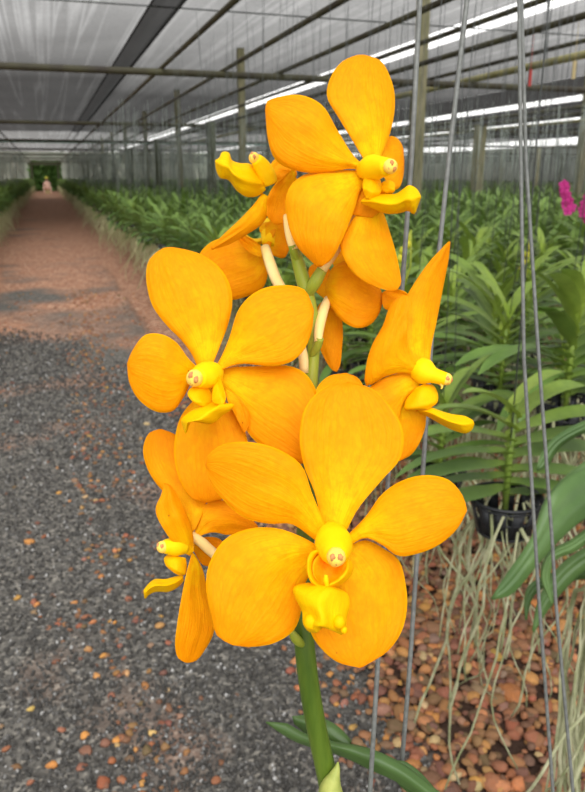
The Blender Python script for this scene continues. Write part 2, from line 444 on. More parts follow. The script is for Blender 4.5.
petal('lip', [(203, 386), (192, 387), (187.5, 393), (190, 399), (198, 405), (206, 408)], [(209, 388), (212, 396), (211, 404), (207, 408)],
      [.282, .278, .275, .277], f2, THR, .003, .003, .0015)
petal('lip', [(215, 376), (219, 376), (223, 386), (226, 398), (224, 404)], [(214, 384), (212.5, 392), (213, 402), (220, 405)],
      [.284, .279, .275, .275], f2, THR, -.003, -.002, .0015)
petal('lip', [(226, 388), (236, 394), (247, 408), (249, 424), (245, 433)], [(225, 392), (228, 402), (234, 413), (240, 425), (244, 433)],
      [.290, .289, .2885, .2885], f2, PB, -.001, -.001, .0012)
pd = MB(); px_tube(pd, [(216, 374, .296, 5), (260, 350, .304, 5), (290, 340, .306, 5), (301, 348, .3035, 5), (303.5, 360, .302, 5), (304, 373, .302, 4.6)], 10)
pd.build('pedicel', M['pedicel'], f2)

# ---- top flower, facing right
f3 = flower([(364, 170, .290, 9), (372, 168, .284, 13), (381, 167, .278, 10.5), (388, 166.5, .274, 8.5)], (390.5, 166.5, .273), 7.2, turn=1.1)
petal('sepal', [(365, 162), (352, 140), (338, 117), (327, 97), (329, 81), (341, 62.5), (357, 55), (363, 54.5)],
      [(379, 160), (385, 148), (392, 126), (395, 105), (393, 85), (381, 61), (366, 55)],
      [.290, .289, .291, .295, .300], f3, PT, .005, .003)
petal('petal', [(367, 168), (354, 156), (338, 131), (322, 105), (301, 95), (278, 97), (266, 102), (265.5, 106)],
      [(364, 170), (348, 169), (330, 172), (305, 172.5), (285, 167), (274, 158), (268, 140), (265, 110)],
      [.289, .286, .282, .280, .283], f3, PT, .005, .001)
petal('petal', [(376, 160), (379, 150), (384, 141), (390, 136), (397, 138), (403, 147), (404, 158)],
      [(383, 176), (388, 184), (393, 190), (399, 188), (403.5, 176), (404.5, 160)],
      [.292, .297, .303, .308], f3, PB, .004)
petal('sepal', [(365, 170), (352, 170), (336, 170), (303, 175), (288, 190), (286, 212), (296, 245), (317, 267)],
      [(368, 180), (360, 192), (355, 208), (348, 226), (340, 244), (331, 260), (321, 267)],
      [.291, .287, .283, .284, .289], f3, PT, .004, -.002)
petal('sepal', [(366, 200), (355, 216), (345, 232), (340, 244), (348, 266), (362, 280), (382, 289), (394, 291)],
      [(376, 200), (384, 214), (390, 232), (396, 253), (400, 272), (401, 284), (396, 291)],
      [.292, .290, .288, .289, .291], f3, PT, .003, .002)
petal('sepal', [(364, 175), (356, 192), (352, 205), (353, 215)], [(376, 178), (385, 195), (384, 208), (372, 218)], [.291, .290, .289, .290], f3, PT, .002)
l3 = petal('lip', [(361, 200), (371, 194.5), (384, 194), (396, 193.5), (403, 189), (409, 185), (417, 189), (421, 196)],
           [(361, 203), (373, 209), (388, 214), (401, 213), (408, 211), (414, 214.5), (418, 206), (421, 198)],
           [.284, .279, .275, .272, .274], f3, LIP, .006, 0, .0022, .001, mid=-.002)
l3['label'] = 'bright yellow lip'
petal('lip', [(368, 172), (363, 180), (363, 190), (366, 198)], [(378, 174), (382, 186), (380, 194), (372, 200)], [.284, .281, .279, .281], f3, THR, .003, 0, .0015)
petal('lip', [(379, 186), (384, 181), (391, 180.5), (395, 184), (395, 190)], [(380, 192), (386, 195), (392, 194), (395, 191)], [.284, .282, .282], f3, THR, .003, 0, .0015)
pd = MB(); px_tube(pd, [(362, 178, .294, 4.5), (354, 205, .2955, 5), (345, 228, .2965, 5.5), (334, 252, .298, 5.2), (322, 270, .2985, 4.8)], 10)
pd.build('pedicel', M['pedicel'], f3)

# ---- right flower seen from its side
f4 = flower([(418, 368, .297, 12), (425, 372, .295, 13), (434, 375.5, .293, 8), (442, 378, .2915, 7), (446, 379, .291, 6.6)], (446.5, 379, .291), 6.0, turn=.4)
petal('sepal', [(414, 366), (404, 345), (402, 325), (404, 303), (415, 282), (430, 261), (443, 247), (449, 241)],
      [(430, 370), (431, 350), (437, 320), (444, 284), (449, 258), (450.5, 242)], [.297, .300, .303, .305, .306], f4, PT, .005, .004)
petal('petal', [(423, 372), (413, 358), (407, 338), (408, 318), (412, 302), (408, 296), (403, 295)],
      [(420, 377), (402, 373), (385, 377), (366, 386), (366, 366), (372, 345), (383, 325), (389, 308), (397, 298), (402, 295)],
      [.294, .291, .288, .288, .291], f4, PT, .004, .002)
petal('sepal', [(424, 375), (410, 372), (396, 374), (380, 380), (366, 390), (352, 400)],
      [(418, 389), (409, 396), (403, 406), (399, 420), (392, 432), (372, 428), (356, 404)], [.297, .296, .295, .295, .296], f4, PT, .003)
petal('sepal', [(404, 402), (413, 404), (424, 407), (426, 422), (421, 440), (411, 455), (400, 461)],
      [(399, 412), (394, 428), (386, 446), (384, 460), (397, 462)], [.298, .299, .300, .301], f4, PT, .003)
petal('petal', [(411, 310), (407, 293), (396, 289), (386, 290), (382, 293)], [(403, 318), (392, 312), (384, 308), (381.5, 298)], [.302, .303, .305, .306], f4, PB, -.002)
l4 = petal('lip', [(417, 408), (430, 407), (440, 410.5), (452, 414), (465, 416), (473, 420)],
           [(418, 412), (428, 417), (442, 425), (455, 431), (466, 433.5), (472, 430), (474.5, 424)], [.295, .291, .288, .287, .288], f4, LIP, .006, 0, .0022, .001, mid=-.002)
l4['label'] = 'bright yellow lip'
petal('lip', [(424, 384), (433, 385), (438, 394), (437, 403), (428, 409)], [(415, 388), (405, 402), (405, 410), (418, 410)], [.295, .292, .290, .292], f4, THR, .004, 0, .0015)
hb = MB(); px_tube(hb, [(441, 383, .291, 2.2), (442, 387, .291, 1.2), (441, 389, .291, .5)], 6)
hb.build('rostellum', M['anther'], f4)

# ---- lower left flower facing left
f5 = flower([(186, 548, .289, 6), (177, 547, .287, 9), (168, 546.5, .285, 8), (164, 547, .284, 6.5)], (162.5, 547, .284), 6.0)
petal('sepal', [(190, 536), (182, 515), (172, 500), (158, 486), (147, 468), (143, 449), (149, 433), (159, 429)],
      [(196, 528), (206, 505), (200, 480), (188, 460), (181, 445), (176, 435), (162, 429)], [.292, .296, .299, .301, .303], f5, PB, .003)
petal('petal', [(190, 556), (182, 552), (174, 544), (164, 530), (156, 514), (156, 506), (161, 495), (164, 483)],
      [(194, 551), (193.5, 538), (191, 524), (186, 512), (179, 498), (170, 485), (165, 483)], [.289, .285, .282, .282, .285], f5, PT, .004, .003)
petal('petal', [(193, 538), (199, 516), (206, 504), (222, 500), (245, 512), (258, 526)],
      [(194, 540), (204, 534.5), (214, 532.5), (228, 535), (245, 532), (258, 528)], [.293, .295, .297, .298], f5, PB, .003)
petal('sepal', [(194, 540), (205, 537), (218, 538), (226, 545)], [(194, 552), (203, 565), (214, 566), (224, 556)], [.297, .300, .303, .304], f5, PB, .002)
petal('sepal', [(192, 552), (186, 575), (181, 600), (177, 625), (175, 645), (178, 658), (186, 663)],
      [(196, 556), (203, 570), (208, 592), (214, 612), (214, 632), (205, 650), (196, 661), (188, 663)], [.290, .288, .286, .285, .287], f5, PT, .003, .006)
l5 = petal('lip', [(183, 574), (173, 577), (165, 579), (155, 579), (149, 583), (143.5, 590)],
           [(184, 581), (177, 588), (168, 592), (156, 592), (149, 595), (145, 599), (143.5, 593)], [.287, .283, .280, .279, .280], f5, LIP, .005, 0, .002, .001, mid=-.002)
l5['label'] = 'bright yellow lip'
petal('lip', [(178, 556), (170, 554), (164, 558), (166, 566), (174, 573)], [(186, 558), (187, 568), (185, 575), (178, 575)], [.287, .284, .282, .285], f5, THR, .004, 0, .0015)
pd = MB(); px_tube(pd, [(189, 534, .293, 4.6), (200, 541, .295, 5.2), (212, 552, .298, 5.2), (250, 580, .306, 5.2), (298, 606, .312, 5)], 10)
pd.build('pedicel', M['pedicel'], f5)

# ---- upper left flower, seen from below with its lip to the left
f6 = flower([(270, 184, .314, 8), (266, 174, .312, 9.5), (260, 164, .309, 8), (256, 159, .307, 6)], (254, 158, .307), 5.4, turn=.8)
l6 = petal('lip', [(262, 178), (251, 164), (240, 163), (232, 160), (229, 152.5), (222, 152), (219, 158), (215, 160)],
           [(266, 190), (258, 196), (247, 197), (237, 191), (228, 180), (220, 178), (216, 170), (215, 162)], [.311, .306, .302, .300, .302], f6, LIP, .006, 0, .002, .001, mid=-.002)
l6['label'] = 'bright yellow lip'
petal('petal', [(294, 168), (284, 176), (272, 188), (266, 203), (267, 216), (274, 224)], [(295, 172), (299, 190), (298, 208), (292, 220), (279, 225)], [.307, .311, .314, .316], f6, PT, -.003)
petal('sepal', [(262, 193), (254, 204), (240, 219), (225, 233), (215, 243), (211, 248)], [(268, 196), (268, 214), (262, 224), (248, 234), (228, 245), (212, 250)],
      [.313, .311, .310, .309, .309], f6, PT, .003, .002)
petal('sepal', [(268, 172), (272, 162), (278, 158), (290, 164), (297, 172)], [(270, 182), (276, 184), (286, 178), (297, 176)], [.316, .318, .318, .316], f6, PT, .002)

pd = MB(); px_tube(pd, [(286, 216, .308, 3), (288, 228, .304, 4), (291, 240, .300, 4.6), (294, 250, .2995, 4.2)], 10)
pd.build('pedicel', M['pedicel'], f6)
# ---- flower at the back of the cluster, facing away
f7 = flower([(268, 244, .331, 6), (269, 232, .336, 8), (270, 222, .340, 6)], None, 0, 'flower turned away, seen from behind')
petal('sepal', [(263, 250), (252, 242), (238, 239.5), (218, 239), (206, 246), (199, 256), (205, 275)],
      [(266, 256), (268, 272), (263, 288), (248, 296), (230, 300), (212, 292), (206, 278)], [.331, .335, .338, .340], f7, PB, .004)
petal('petal', [(266, 250), (252, 239), (240, 233), (234, 228), (240, 224)], [(262, 258), (250, 253), (242, 246), (236, 237), (239, 226)], [.328, .328, .327, .326], f7, PB, -.002)
petal('petal', [(265, 224), (272, 220), (284, 222), (291, 228), (289, 240)], [(266, 251), (274, 256), (284, 258), (289, 250), (290, 242)], [.330, .333, .335, .336], f7, PB, .002)
petal('sepal', [(260, 224), (268, 222), (276, 228), (272, 242), (268, 252)], [(259, 230), (262, 236), (264, 244), (266, 252)], [.334, .332, .330, .328], f7, PB, .002)
petal('lip', [(243, 231), (252, 238), (260, 238), (267, 234)], [(243, 236), (252, 246), (262, 244), (267, 239)], [.339, .339, .339], f7, LIP, .004)
pd = MB(); px_tube(pd, [(265, 247, .326, 4.6), (270, 263, .322, 5.6), (277, 281, .316, 5.6), (290, 300, .309, 5), (306, 316, .305, 4.5)], 10)
pd.build('pedicel', M['pedicel'], f7)

# ---- flower behind the stem on the right, facing away
f8 = flower([(331, 302, .316, 6), (336, 296, .322, 9), (342, 290, .328, 7)], None, 0, 'flower behind the stem, facing away')
petal('petal', [(326, 282), (332, 268), (345, 261), (358, 266), (372, 278), (381, 290), (383, 300)],
      [(325, 290), (330, 304), (340, 319), (356, 328), (370, 325), (379, 314), (383, 302)], [.310, .306, .304, .305, .308], f8, PB, .004)
petal('sepal', [(324, 300), (318, 306), (316, 322), (318, 342), (324, 358), (332, 370), (336, 372)],
      [(332, 298), (340, 310), (343, 330), (342, 350), (340, 366), (337, 372)], [.320, .319, .318, .317, .317], f8, PB, .003)
petal('sepal', [(326, 300), (316, 292), (309, 280), (309, 268), (316, 262)], [(334, 294), (333, 280), (330, 270), (324, 262), (318, 261)], [.322, .326, .329, .331], f8, PB, .002)
petal('sepal', [(332, 262), (336, 250), (344, 244), (352, 250)], [(336, 272), (346, 270), (352, 262), (353, 254)], [.320, .322, .324, .325], f8, PB, .002)
petal('sepal', [(326, 398), (316, 394), (318, 386), (329, 376), (344, 373)], [(336, 404), (350, 400), (363, 388), (358, 378), (347, 373)], [.290, .293, .297, .299], f8, PT, -.003)
pd = MB(); px_tube(pd, [(328, 299, .312, 4), (323, 312, .3065, 5.2), (319, 330, .302, 5.0), (318, 342, .3005, 4)], 10)
pd.build('pedicel', M['pedicel'], f8)

# ---- strap leaves behind the lower stalk
LN = M['leaf_near']
lf = petal('leaf', [(470, 846), (430, 806), (400, 784), (370, 770), (340, 756), (300, 744), (283, 735), (266, 723)],
           [(500, 830), (440, 792), (404, 764), (366, 747), (328, 740), (300, 731), (290, 724), (266, 721.5)],
           [.345, .350, .352, .355, .358], hero, LN, .004, 0, .0016)
lf2 = petal('leaf', [(366, 764), (345, 757), (325, 748), (310, 738), (294, 724)], [(362, 758), (352, 741), (335, 724), (312, 715), (292, 716)],
            [.360, .362, .364, .366], hero, LN, .004, 0, .0016)
lf3 = petal('leaf', [(470, 850), (425, 806), (398, 784), (386, 767)], [(475, 830), (440, 794), (420, 772), (404, 761), (390, 761)], [.36, .364, .366, .368], hero, LN, .003, 0, .0016)
db = MB(); px_tube(db, [(352, 741, .3615, 3), (358, 744, .3605, 6), (361, 751, .3605, 3)], 8)
db.build('leaf_tip', simple('dry_brown', srgb(120, 92, 66), 0.8, 0.2, 80, srgb(160, 130, 96), 0.3), lf2)

# the pot it grows from, below the frame
def basket_mesh(mb, c, r_top, r_bot, h, mi=0, slats=14):
    def ring(z, r, tube): mb.tube([c + Vector((r * math.cos(a), r * math.sin(a), z)) for a in np.linspace(0, 2 * math.pi, 25)], tube, 6, mi, caps=False)
    ring(0, r_top, r_top * .05); ring(-h * .12, r_top * .98, r_top * .03); ring(-h * .5, (r_top + r_bot) / 2, r_top * .025); ring(-h, r_bot, r_top * .04)
    for k in range(slats):
        a = 2 * math.pi * k / slats; w = r_top * .16
        d = Vector((math.cos(a), math.sin(a), 0)); t = Vector((-math.sin(a), math.cos(a), 0))
        v = []
        for z, r in ((0, r_top), (-h, r_bot)):
            for s in (-1, 1):
                for e in (0, -r_top * .03): v.append(c + d * (r + e) + t * w * s + Vector((0, 0, z)))
        mb.add(v, [(0, 2, 6, 4), (1, 5, 7, 3), (0, 4, 5, 1), (2, 3, 7, 6), (0, 1, 3, 2), (4, 6, 7, 5)], mi)
    # floor
    v = [c + Vector((0, 0, -h))] + [c + Vector((r_bot * math.cos(a), r_bot * math.sin(a), -h)) for a in np.linspace(0, 2 * math.pi, 13)[:-1]]
    mb.add(v, [(0, 1 + k, 1 + (k + 1) % 12) for k in range(12)], mi)
def root_mesh(mb, c, r, h, length, n, rr=0.0026, mi=0, sides=5, rg=rnd, zmin=None):
    for k in range(n):
        a = rg.uniform(0, 2 * math.pi); q = r * rg.uniform(.25, 1.05)
        p = c + Vector((q * math.cos(a), q * math.sin(a), -h * rg.uniform(.0, .95)))
        L = length * rg.uniform(.35, 1.0); steps = 13 if sides > 3 else 8; pts = [p.copy()]
        d = Vector((math.cos(a) * .6, math.sin(a) * .6, rg.uniform(-.6, .2))); cv = Vector((0, 0, 0))
        for i in range(steps):
            cv = cv * .5 + Vector((rg.uniform(-.42, .42), rg.uniform(-.42, .42), rg.uniform(-.15, .15)))
            d = d * .66 + cv * .75 + Vector((0, 0, -.36))
            p = p + d.normalized() * (L / steps)
            if zmin is not None and p.z < zmin: break
            pts.append(p.copy())
        if len(pts) < 3: continue
        R0 = rr * rg.uniform(.55, 1.5)
        mb.tube(pts, [R0 * (1 - .35 * i / (len(pts) - 1)) for i in range(len(pts))], sides, mi)
b = MB(); basket_mesh(b, hero_base + Vector((0, 0, .005)), .06, .045, .07); b.build('basket', M['plastic'], hero)
b = MB(); root_mesh(b, hero_base, .05, .07, .6, 14, zmin=.02); b.build('roots', M['root'], hero)

# ================================================================== SUPPORT WIRES (near)
PIPEZ = CAMZ + 1.08
def wire(name, pts, label, r=1.2e-3, group=None):
    """pts (px,py,depth); runs on upward to the overhead cross pipe"""
    P = [at(*p) for p in pts]
    d = (P[0] - P[1]).normalized()
    k = (PIPEZ - .02 - P[0].z) / d.z
    P = [P[0] + d * k] + P
    mb = MB(); mb.tube(P, r, 8)
    e = P[0]; mb.tube([e, e + Vector((0, .006, .03)), e + Vector((0, .03, .055)), e + Vector((0, .05, .03)), e + Vector((0, .05, 0.0))], r, 8)
    o = mb.build(name, M['wire']); tag(o, label, 'wire', group); return P[0]
# distances picked so all four reach the cross pipe that runs just over the photographer
W = []
tl = hero_base + Vector((-.055, 0, .005)); 
def hero_end(dx):
    q = proj(hero_base + Vector((dx, 0, .005))); return q
qa, qb = hero_end(-.06), hero_end(.06)
W.append(wire('support_wire', [(420, 0, .336), (411.5, 160, .340), (402, 290, .346), (388, 480, .350), (378, 660, .346), (370, 792, .343), (qa[0], qa[1], qa[2])],
              'straight grey steel wire crossing in front of the strap leaf at the bottom'))
W.append(wire('support_wire', [(467, 0, .352), (448.7, 160, .356), (434, 300, .360), (424, 455, .364), (409, 676, .372), (402, 761, .376), (qb[0], qb[1], qb[2])],
              'grey steel wire slanting down behind the pointed right-hand flower to the leaf'))
W.append(wire('support_wire', [(519, 0, .46), (520.8, 160, .468), (524, 360, .478), (539, 600, .50), (553, 792, .525), (600, 1100, .62)],
              'left one of the two thick grey wires crossing the plants at right'))
W.append(wire('support_wire', [(521.5, 0, .472), (526, 160, .480), (537.5, 340, .488), (552.5, 545, .50), (555.6, 600, .505), (573, 792, .525), (618, 1100, .62)],
              'right one of the two thick grey wires crossing the plants at right'))

# ================================================================== SETTING
def grid_plane(name, x0, x1, y0, y1, z, mat, parent=None):
    o = mesh_obj(name, [(x0, y0, z), (x1, y0, z), (x1, y1, z), (x0, y1, z)], [(0, 1, 2, 3)], mat, parent, smooth=False)
    return o
# floor: black gravel lane, stained rust red further down, red stone chippings under the beds
m, nt, bs, out = new_mat('gravel_ground')
pos = nt.nodes.new('ShaderNodeNewGeometry').outputs['Position']
sep = nt.nodes.new('ShaderNodeSeparateXYZ'); nt.links.new(pos, sep.inputs[0])
vo = nt.nodes.new('ShaderNodeTexVoronoi'); vo.inputs['Scale'].default_value = 85; nt.links.new(pos, vo.inputs['Vector'])
vs = nt.nodes.new('ShaderNodeSeparateColor'); nt.links.new(vo.outputs['Color'], vs.inputs[0])
grav = ramp(nt, vs.outputs[0], [(0.0, srgb(74, 71, 67)), (0.55, srgb(96, 93, 88)), (0.85, srgb(116, 112, 105)), (1.0, srgb(150, 144, 134))])
vo2 = nt.nodes.new('ShaderNodeTexVoronoi'); vo2.inputs['Scale'].default_value = 34; nt.links.new(pos, vo2.inputs['Vector'])
vs2 = nt.nodes.new('ShaderNodeSeparateColor'); nt.links.new(vo2.outputs['Color'], vs2.inputs[0])
redc = ramp(nt, vs2.outputs[0], [(0.0, srgb(132, 94, 76)), (0.5, srgb(164, 120, 96)), (0.8, srgb(186, 140, 112)), (1.0, srgb(200, 166, 140))])
n1 = noise_tex(nt, pos, 0.9, 4).outputs[0]
far = mth(nt, 'MULTIPLY', mth(nt, 'SUBTRACT', sep.outputs[1], 4.0), 0.10, True)
side = mth(nt, 'MULTIPLY', mth(nt, 'SUBTRACT', mth(nt, 'ABSOLUTE', mth(nt, 'SUBTRACT', sep.outputs[0], 0.12)), 0.55), 3.0, True)
near_side = mth(nt, 'MULTIPLY', side, mth(nt, 'MULTIPLY', mth(nt, 'SUBTRACT', sep.outputs[1], 3.0), .35, True))
fac = mth(nt, 'MAXIMUM', far, near_side)
fac = ramp(nt, mth(nt, 'ADD', mth(nt, 'MULTIPLY', fac, 0.8), mth(nt, 'MULTIPLY', mth(nt, 'SUBTRACT', n1, 0.5), 2.2)), [(0.12, (0, 0, 0, 1)), (0.62, (1, 1, 1, 1))])
bed = mth(nt, 'MULTIPLY', mth(nt, 'SUBTRACT', sep.outputs[0], mth(nt, 'ADD', 0.62, mth(nt, 'MULTIPLY', n1, 0.25))), 9.0, True)
bedfar = mth(nt, 'MULTIPLY', bed, mth(nt, 'MULTIPLY', mth(nt, 'SUBTRACT', sep.outputs[1], 3.6), .8, True))
fac = mth(nt, 'MAXIMUM', fac, bedfar)
colr = mixc(nt, bed, grav, srgb(64, 47, 38))
colr = mixc(nt, fac, colr, redc)
nt.links.new(colr, bs.inputs['Base Color']); bs.inputs['Roughness'].default_value = 0.85
bs.inputs['Specular IOR Level'].default_value = 0.2
bump(nt, vo.outputs['Distance'], bs, 0.6, 0.006)
M['ground'] = m
fl = grid_plane('floor', -30, 60, -6, 110, 0, M['ground']); tag(fl, kind='structure')

# ceiling of shade cloth in long strips, with open slots between
def net_mat(name, t, t_far, streak, albedo, y0=9, y1=23):
    m, nt, b, out = new_mat(name)
    pos = nt.nodes.new('ShaderNodeNewGeometry').outputs['Position']
    sp = nt.nodes.new('ShaderNodeSeparateXYZ'); nt.links.new(pos, sp.inputs[0])
    mp = nt.nodes.new('ShaderNodeMapping'); mp.inputs['Scale'].default_value = (1, 0.012, 1); nt.links.new(pos, mp.inputs[0])
    s1 = noise_tex(nt, mp.outputs[0], 3.2, 2).outputs[0]
    lines = ramp(nt, s1, [(0.50, (0, 0, 0, 1)), (0.56, (1, 1, 1, 1)), (0.62, (0, 0, 0, 1))])
    wv = noise_tex(nt, pos, 14, 3, 0.7).outputs[0]
    patch = noise_tex(nt, pos, 0.5, 2).outputs[0]
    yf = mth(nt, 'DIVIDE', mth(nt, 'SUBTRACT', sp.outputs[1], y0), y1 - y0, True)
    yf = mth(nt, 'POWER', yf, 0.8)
    T = mth(nt, 'ADD', t, mth(nt, 'MULTIPLY', yf, t_far - t))  # transmission falls with distance, painting in the darkening of cloth at grazing angles
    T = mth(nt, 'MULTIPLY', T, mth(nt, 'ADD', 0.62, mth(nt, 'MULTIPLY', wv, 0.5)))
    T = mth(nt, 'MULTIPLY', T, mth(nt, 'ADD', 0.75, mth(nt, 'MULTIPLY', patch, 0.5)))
    T = mth(nt, 'MULTIPLY', T, mth(nt, 'ADD', 1.0, mth(nt, 'MULTIPLY', lines, streak)))
    df = nt.nodes.new('ShaderNodeBsdfDiffuse'); df.inputs[0].default_value = albedo
    tr = nt.nodes.new('ShaderNodeBsdfTransparent')
    mx = nt.nodes.new('ShaderNodeMixShader')
    nt.links.new(T, mx.inputs[0]); nt.links.new(df.outputs[0], mx.inputs[1]); nt.links.new(tr.outputs[0], mx.inputs[2])
    nt.links.new(mx.outputs[0], out.inputs['Surface'])
    return m
NETZ = 4.0
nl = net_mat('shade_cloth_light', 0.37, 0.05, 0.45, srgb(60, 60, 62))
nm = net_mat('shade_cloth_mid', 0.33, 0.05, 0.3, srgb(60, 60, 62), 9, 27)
nf = net_mat('shade_cloth_far_fill', 0.16, 0.18, 0.3, srgb(80, 78, 72))  # far panels made more transparent, added to brighten the end of the path
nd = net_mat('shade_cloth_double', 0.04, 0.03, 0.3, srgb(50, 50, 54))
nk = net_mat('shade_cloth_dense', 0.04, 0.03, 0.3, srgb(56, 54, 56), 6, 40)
for x0, x1, mt, dz in ((-30, -10.0, nl, 0), (-6.2, 1.86, nl, 0), (1.80, 2.32, nd, -.02), (2.26, 7.3, nm, 0), (8.1, 14.2, nm, 0), (14.1, 17.3, nk, -.02), (18.7, 24.0, nk, 0), (24.8, 36, nk, 0)):  # left-hand slot widened to let more daylight onto the far path
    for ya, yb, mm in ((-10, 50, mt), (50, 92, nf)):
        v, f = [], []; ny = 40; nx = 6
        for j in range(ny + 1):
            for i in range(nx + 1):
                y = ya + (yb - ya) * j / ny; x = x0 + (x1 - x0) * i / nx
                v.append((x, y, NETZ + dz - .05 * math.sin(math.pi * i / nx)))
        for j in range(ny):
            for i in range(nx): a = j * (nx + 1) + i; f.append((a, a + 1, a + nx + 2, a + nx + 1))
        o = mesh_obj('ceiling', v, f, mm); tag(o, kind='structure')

# side and end walls of grey-green netting
def wallmat(name, a, b_, t):
    m, nt, b, out = new_mat(name)
    pos = nt.nodes.new('ShaderNodeNewGeometry').outputs['Position']
    nz = noise_tex(nt, pos, 0.8, 4).outputs[0]; c = ramp(nt, nz, [(0.35, a), (0.65, b_)])
    df = nt.nodes.new('ShaderNodeBsdfDiffuse'); nt.links.new(c, df.inputs[0])
    tr = nt.nodes.new('ShaderNodeBsdfTransparent'); mx = nt.nodes.new('ShaderNodeMixShader'); mx.inputs[0].default_value = t
    nt.links.new(df.outputs[0], mx.inputs[1]); nt.links.new(tr.outputs[0], mx.inputs[2]); nt.links.new(mx.outputs[0], out.inputs['Surface'])
    return m
wm = wallmat('netting_grey_green', srgb(120, 132, 112), srgb(150, 156, 140), 0.05)
def vwall(name, p0, p1, z0, z1):
    o = mesh_obj(name, [(p0[0], p0[1], z0), (p1[0], p1[1], z0), (p1[0], p1[1], z1), (p0[0], p0[1], z1)], [(0, 1, 2, 3)], wm, smooth=False)
    tag(o, kind='structure')
vwall('wall_right', (36, 3, 0), (36, 92, 0), 0, 3.5)
vwall('wall_left', (-16, -4, 0), (-16, 92, 0), 0, 4.0)
vwall('wall_back', (-16, 91, 0), (36, 91, 0), 0, 3.95)

# overhead pipes
def pipe(name, p0, p1, r, mat, label, group=None):
    mb = MB(); n = 12
    P = [Vector(p0).lerp(Vector(p1), i / n) for i in range(n + 1)]
    P = [p + Vector((0, 0, rnd.uniform(-.008, .008) if 0 < i < n else 0)) for i, p in enumerate(P)]
    mb.tube(P, r, 10); o = mb.build(name, mat); return tag(o, label, 'pipe', group)
D = 8.35
for k in range(0, 9):
    lab = {0: 'mossy cross pipe straight above the orchid that its support wires hook over', 1: 'nearest mossy brown cross pipe spanning the path overhead',
           2: 'second mossy cross pipe over the path, just beyond the nearest one'}.get(k, 'thin mossy cross pipe far down the path under the dark shade cloth')
    y = D * k if k else 0.13
    zp = PIPEZ + (.06 if k == 0 else -.055)
    pipe('roof_pipe', (-15, y, zp), (35, y, zp), .036 if k else .02, M['pipe'], lab,
         'far cross pipes over the path' if k > 2 else None)
yc = 3.45 * D
pipe('roof_pipe', (-15, yc, PIPEZ + .06), (9, yc, PIPEZ + .06), .045, M['pipe_cyan'], 'pale blue-green cross pipe over the path in the distance')
longs = [((236, 0), .022, 'pipe', 'dark lengthwise pipe above the right edge of the path'),
         ((344, 0), .022, 'pipe', 'dark lengthwise pipe ending at the top edge above the top flower'),
         ((444, 0), .022, 'pipe', 'dark lengthwise pipe meeting the top edge between the two slanting wires'),
         ((541, 0), .020, 'pipe', 'dark lengthwise pipe drawn across the bright roof slot'),
         ((585, 15.5), .026, 'pipe', 'thick dark lengthwise pipe just below the bright roof slot at right'),
         ((585, 41), .020, 'pipe', 'dark lengthwise pipe directly above the pale one at right'),
         ((585, 55), .038, 'pipe_pale', 'pale straw-coloured lengthwise pole at upper right'),
         ((585, 106), .03, 'pipe', 'low lengthwise pipe across the far roof slot at right'),
         ((585, 113), .03, 'pipe', 'low lengthwise pipe just under the far roof slot'),
         ((585, 120), .03, 'pipe_pale', 'low pale lengthwise pipe near the far wall'),
         ((585, 128), .03, 'pipe', 'lowest lengthwise pipe near the far wall')]
LX = []
for (px, py), r, mt, lab in longs:
    X = at_z(px, py, PIPEZ).x; LX.append(X)
    pipe('roof_pipe', (X, .5, PIPEZ), (X, 78, PIPEZ), r, M[mt], lab)
pipe('roof_pipe', (-1.0, 12, PIPEZ), (-1.0, 78, PIPEZ), .02, M['pipe'], 'lengthwise pipe above the left orchid row')
pipe('roof_pipe', (-15, 13.0, NETZ - .05), (36, 13.0, NETZ - .05), .012, M['thinwire'], 'thin dark cable stretched across under the shade cloth')

# posts
def post(x, y, h, r, mat, label, group=None, round_=False):
    mb = MB(); q = r
    if round_: mb.tube([(x, y, -.05), (x, y, h * .5), (x + .01, y, h)], [r, r * .97, r * .94], 12)
    else:
        mb.box((x - r, y - r, -.05), (x + r, y + r, h))
    o = mb.build('support_post', mat, smooth=round_); tag(o, label, 'post', group); return o
for k in range(2, 10):
    lab = {2: 'dark mossy post left of the top-left flower'}.get(k, 'dark mossy post in the row receding beyond the right bed')
    post(3.5, D * k, PIPEZ + .03, .075 + .004 * k, M['post_dark'], lab, 'receding row of short posts' if k > 2 else None)
post(4.23, D, 3.99, .058, M['post'], 'tall pale wooden post rising to the roof right of the top flower')
post(4.2, 2 * D, 3.99, .07, M['post'], 'tall slim wooden post left of the top flower, reaching the roof')
for k in range(3, 8): post(4.2, D * k, 3.99, .08, M['post'], 'tall pale post in the roof-high row far down the right bed', 'tall far posts')
for k in range(1, 5): post(7.7 + 3.6, D * k + 6, 3.99, .08, M['post'], 'tall pale post standing deep inside the right bed', 'tall posts deep in the bed')
for px, d, lab in ((477, 17.0, 'grey wooden post in the middle distance between the slanting wire and the wire pair'),):
    p = at(px, 180, d); post(p.x, p.y, PIPEZ, .10, M['post'], lab)
k = 0
for px, d in ((118, 50), (300, 33), (447, 40), (500, 36), (536, 30), (560, 44)):
    p = at(px, 180, d); post(p.x, p.y, PIPEZ, .09, M['post'], 'weathered post standing far off in the haze of hanging wires', 'distant weathered posts')

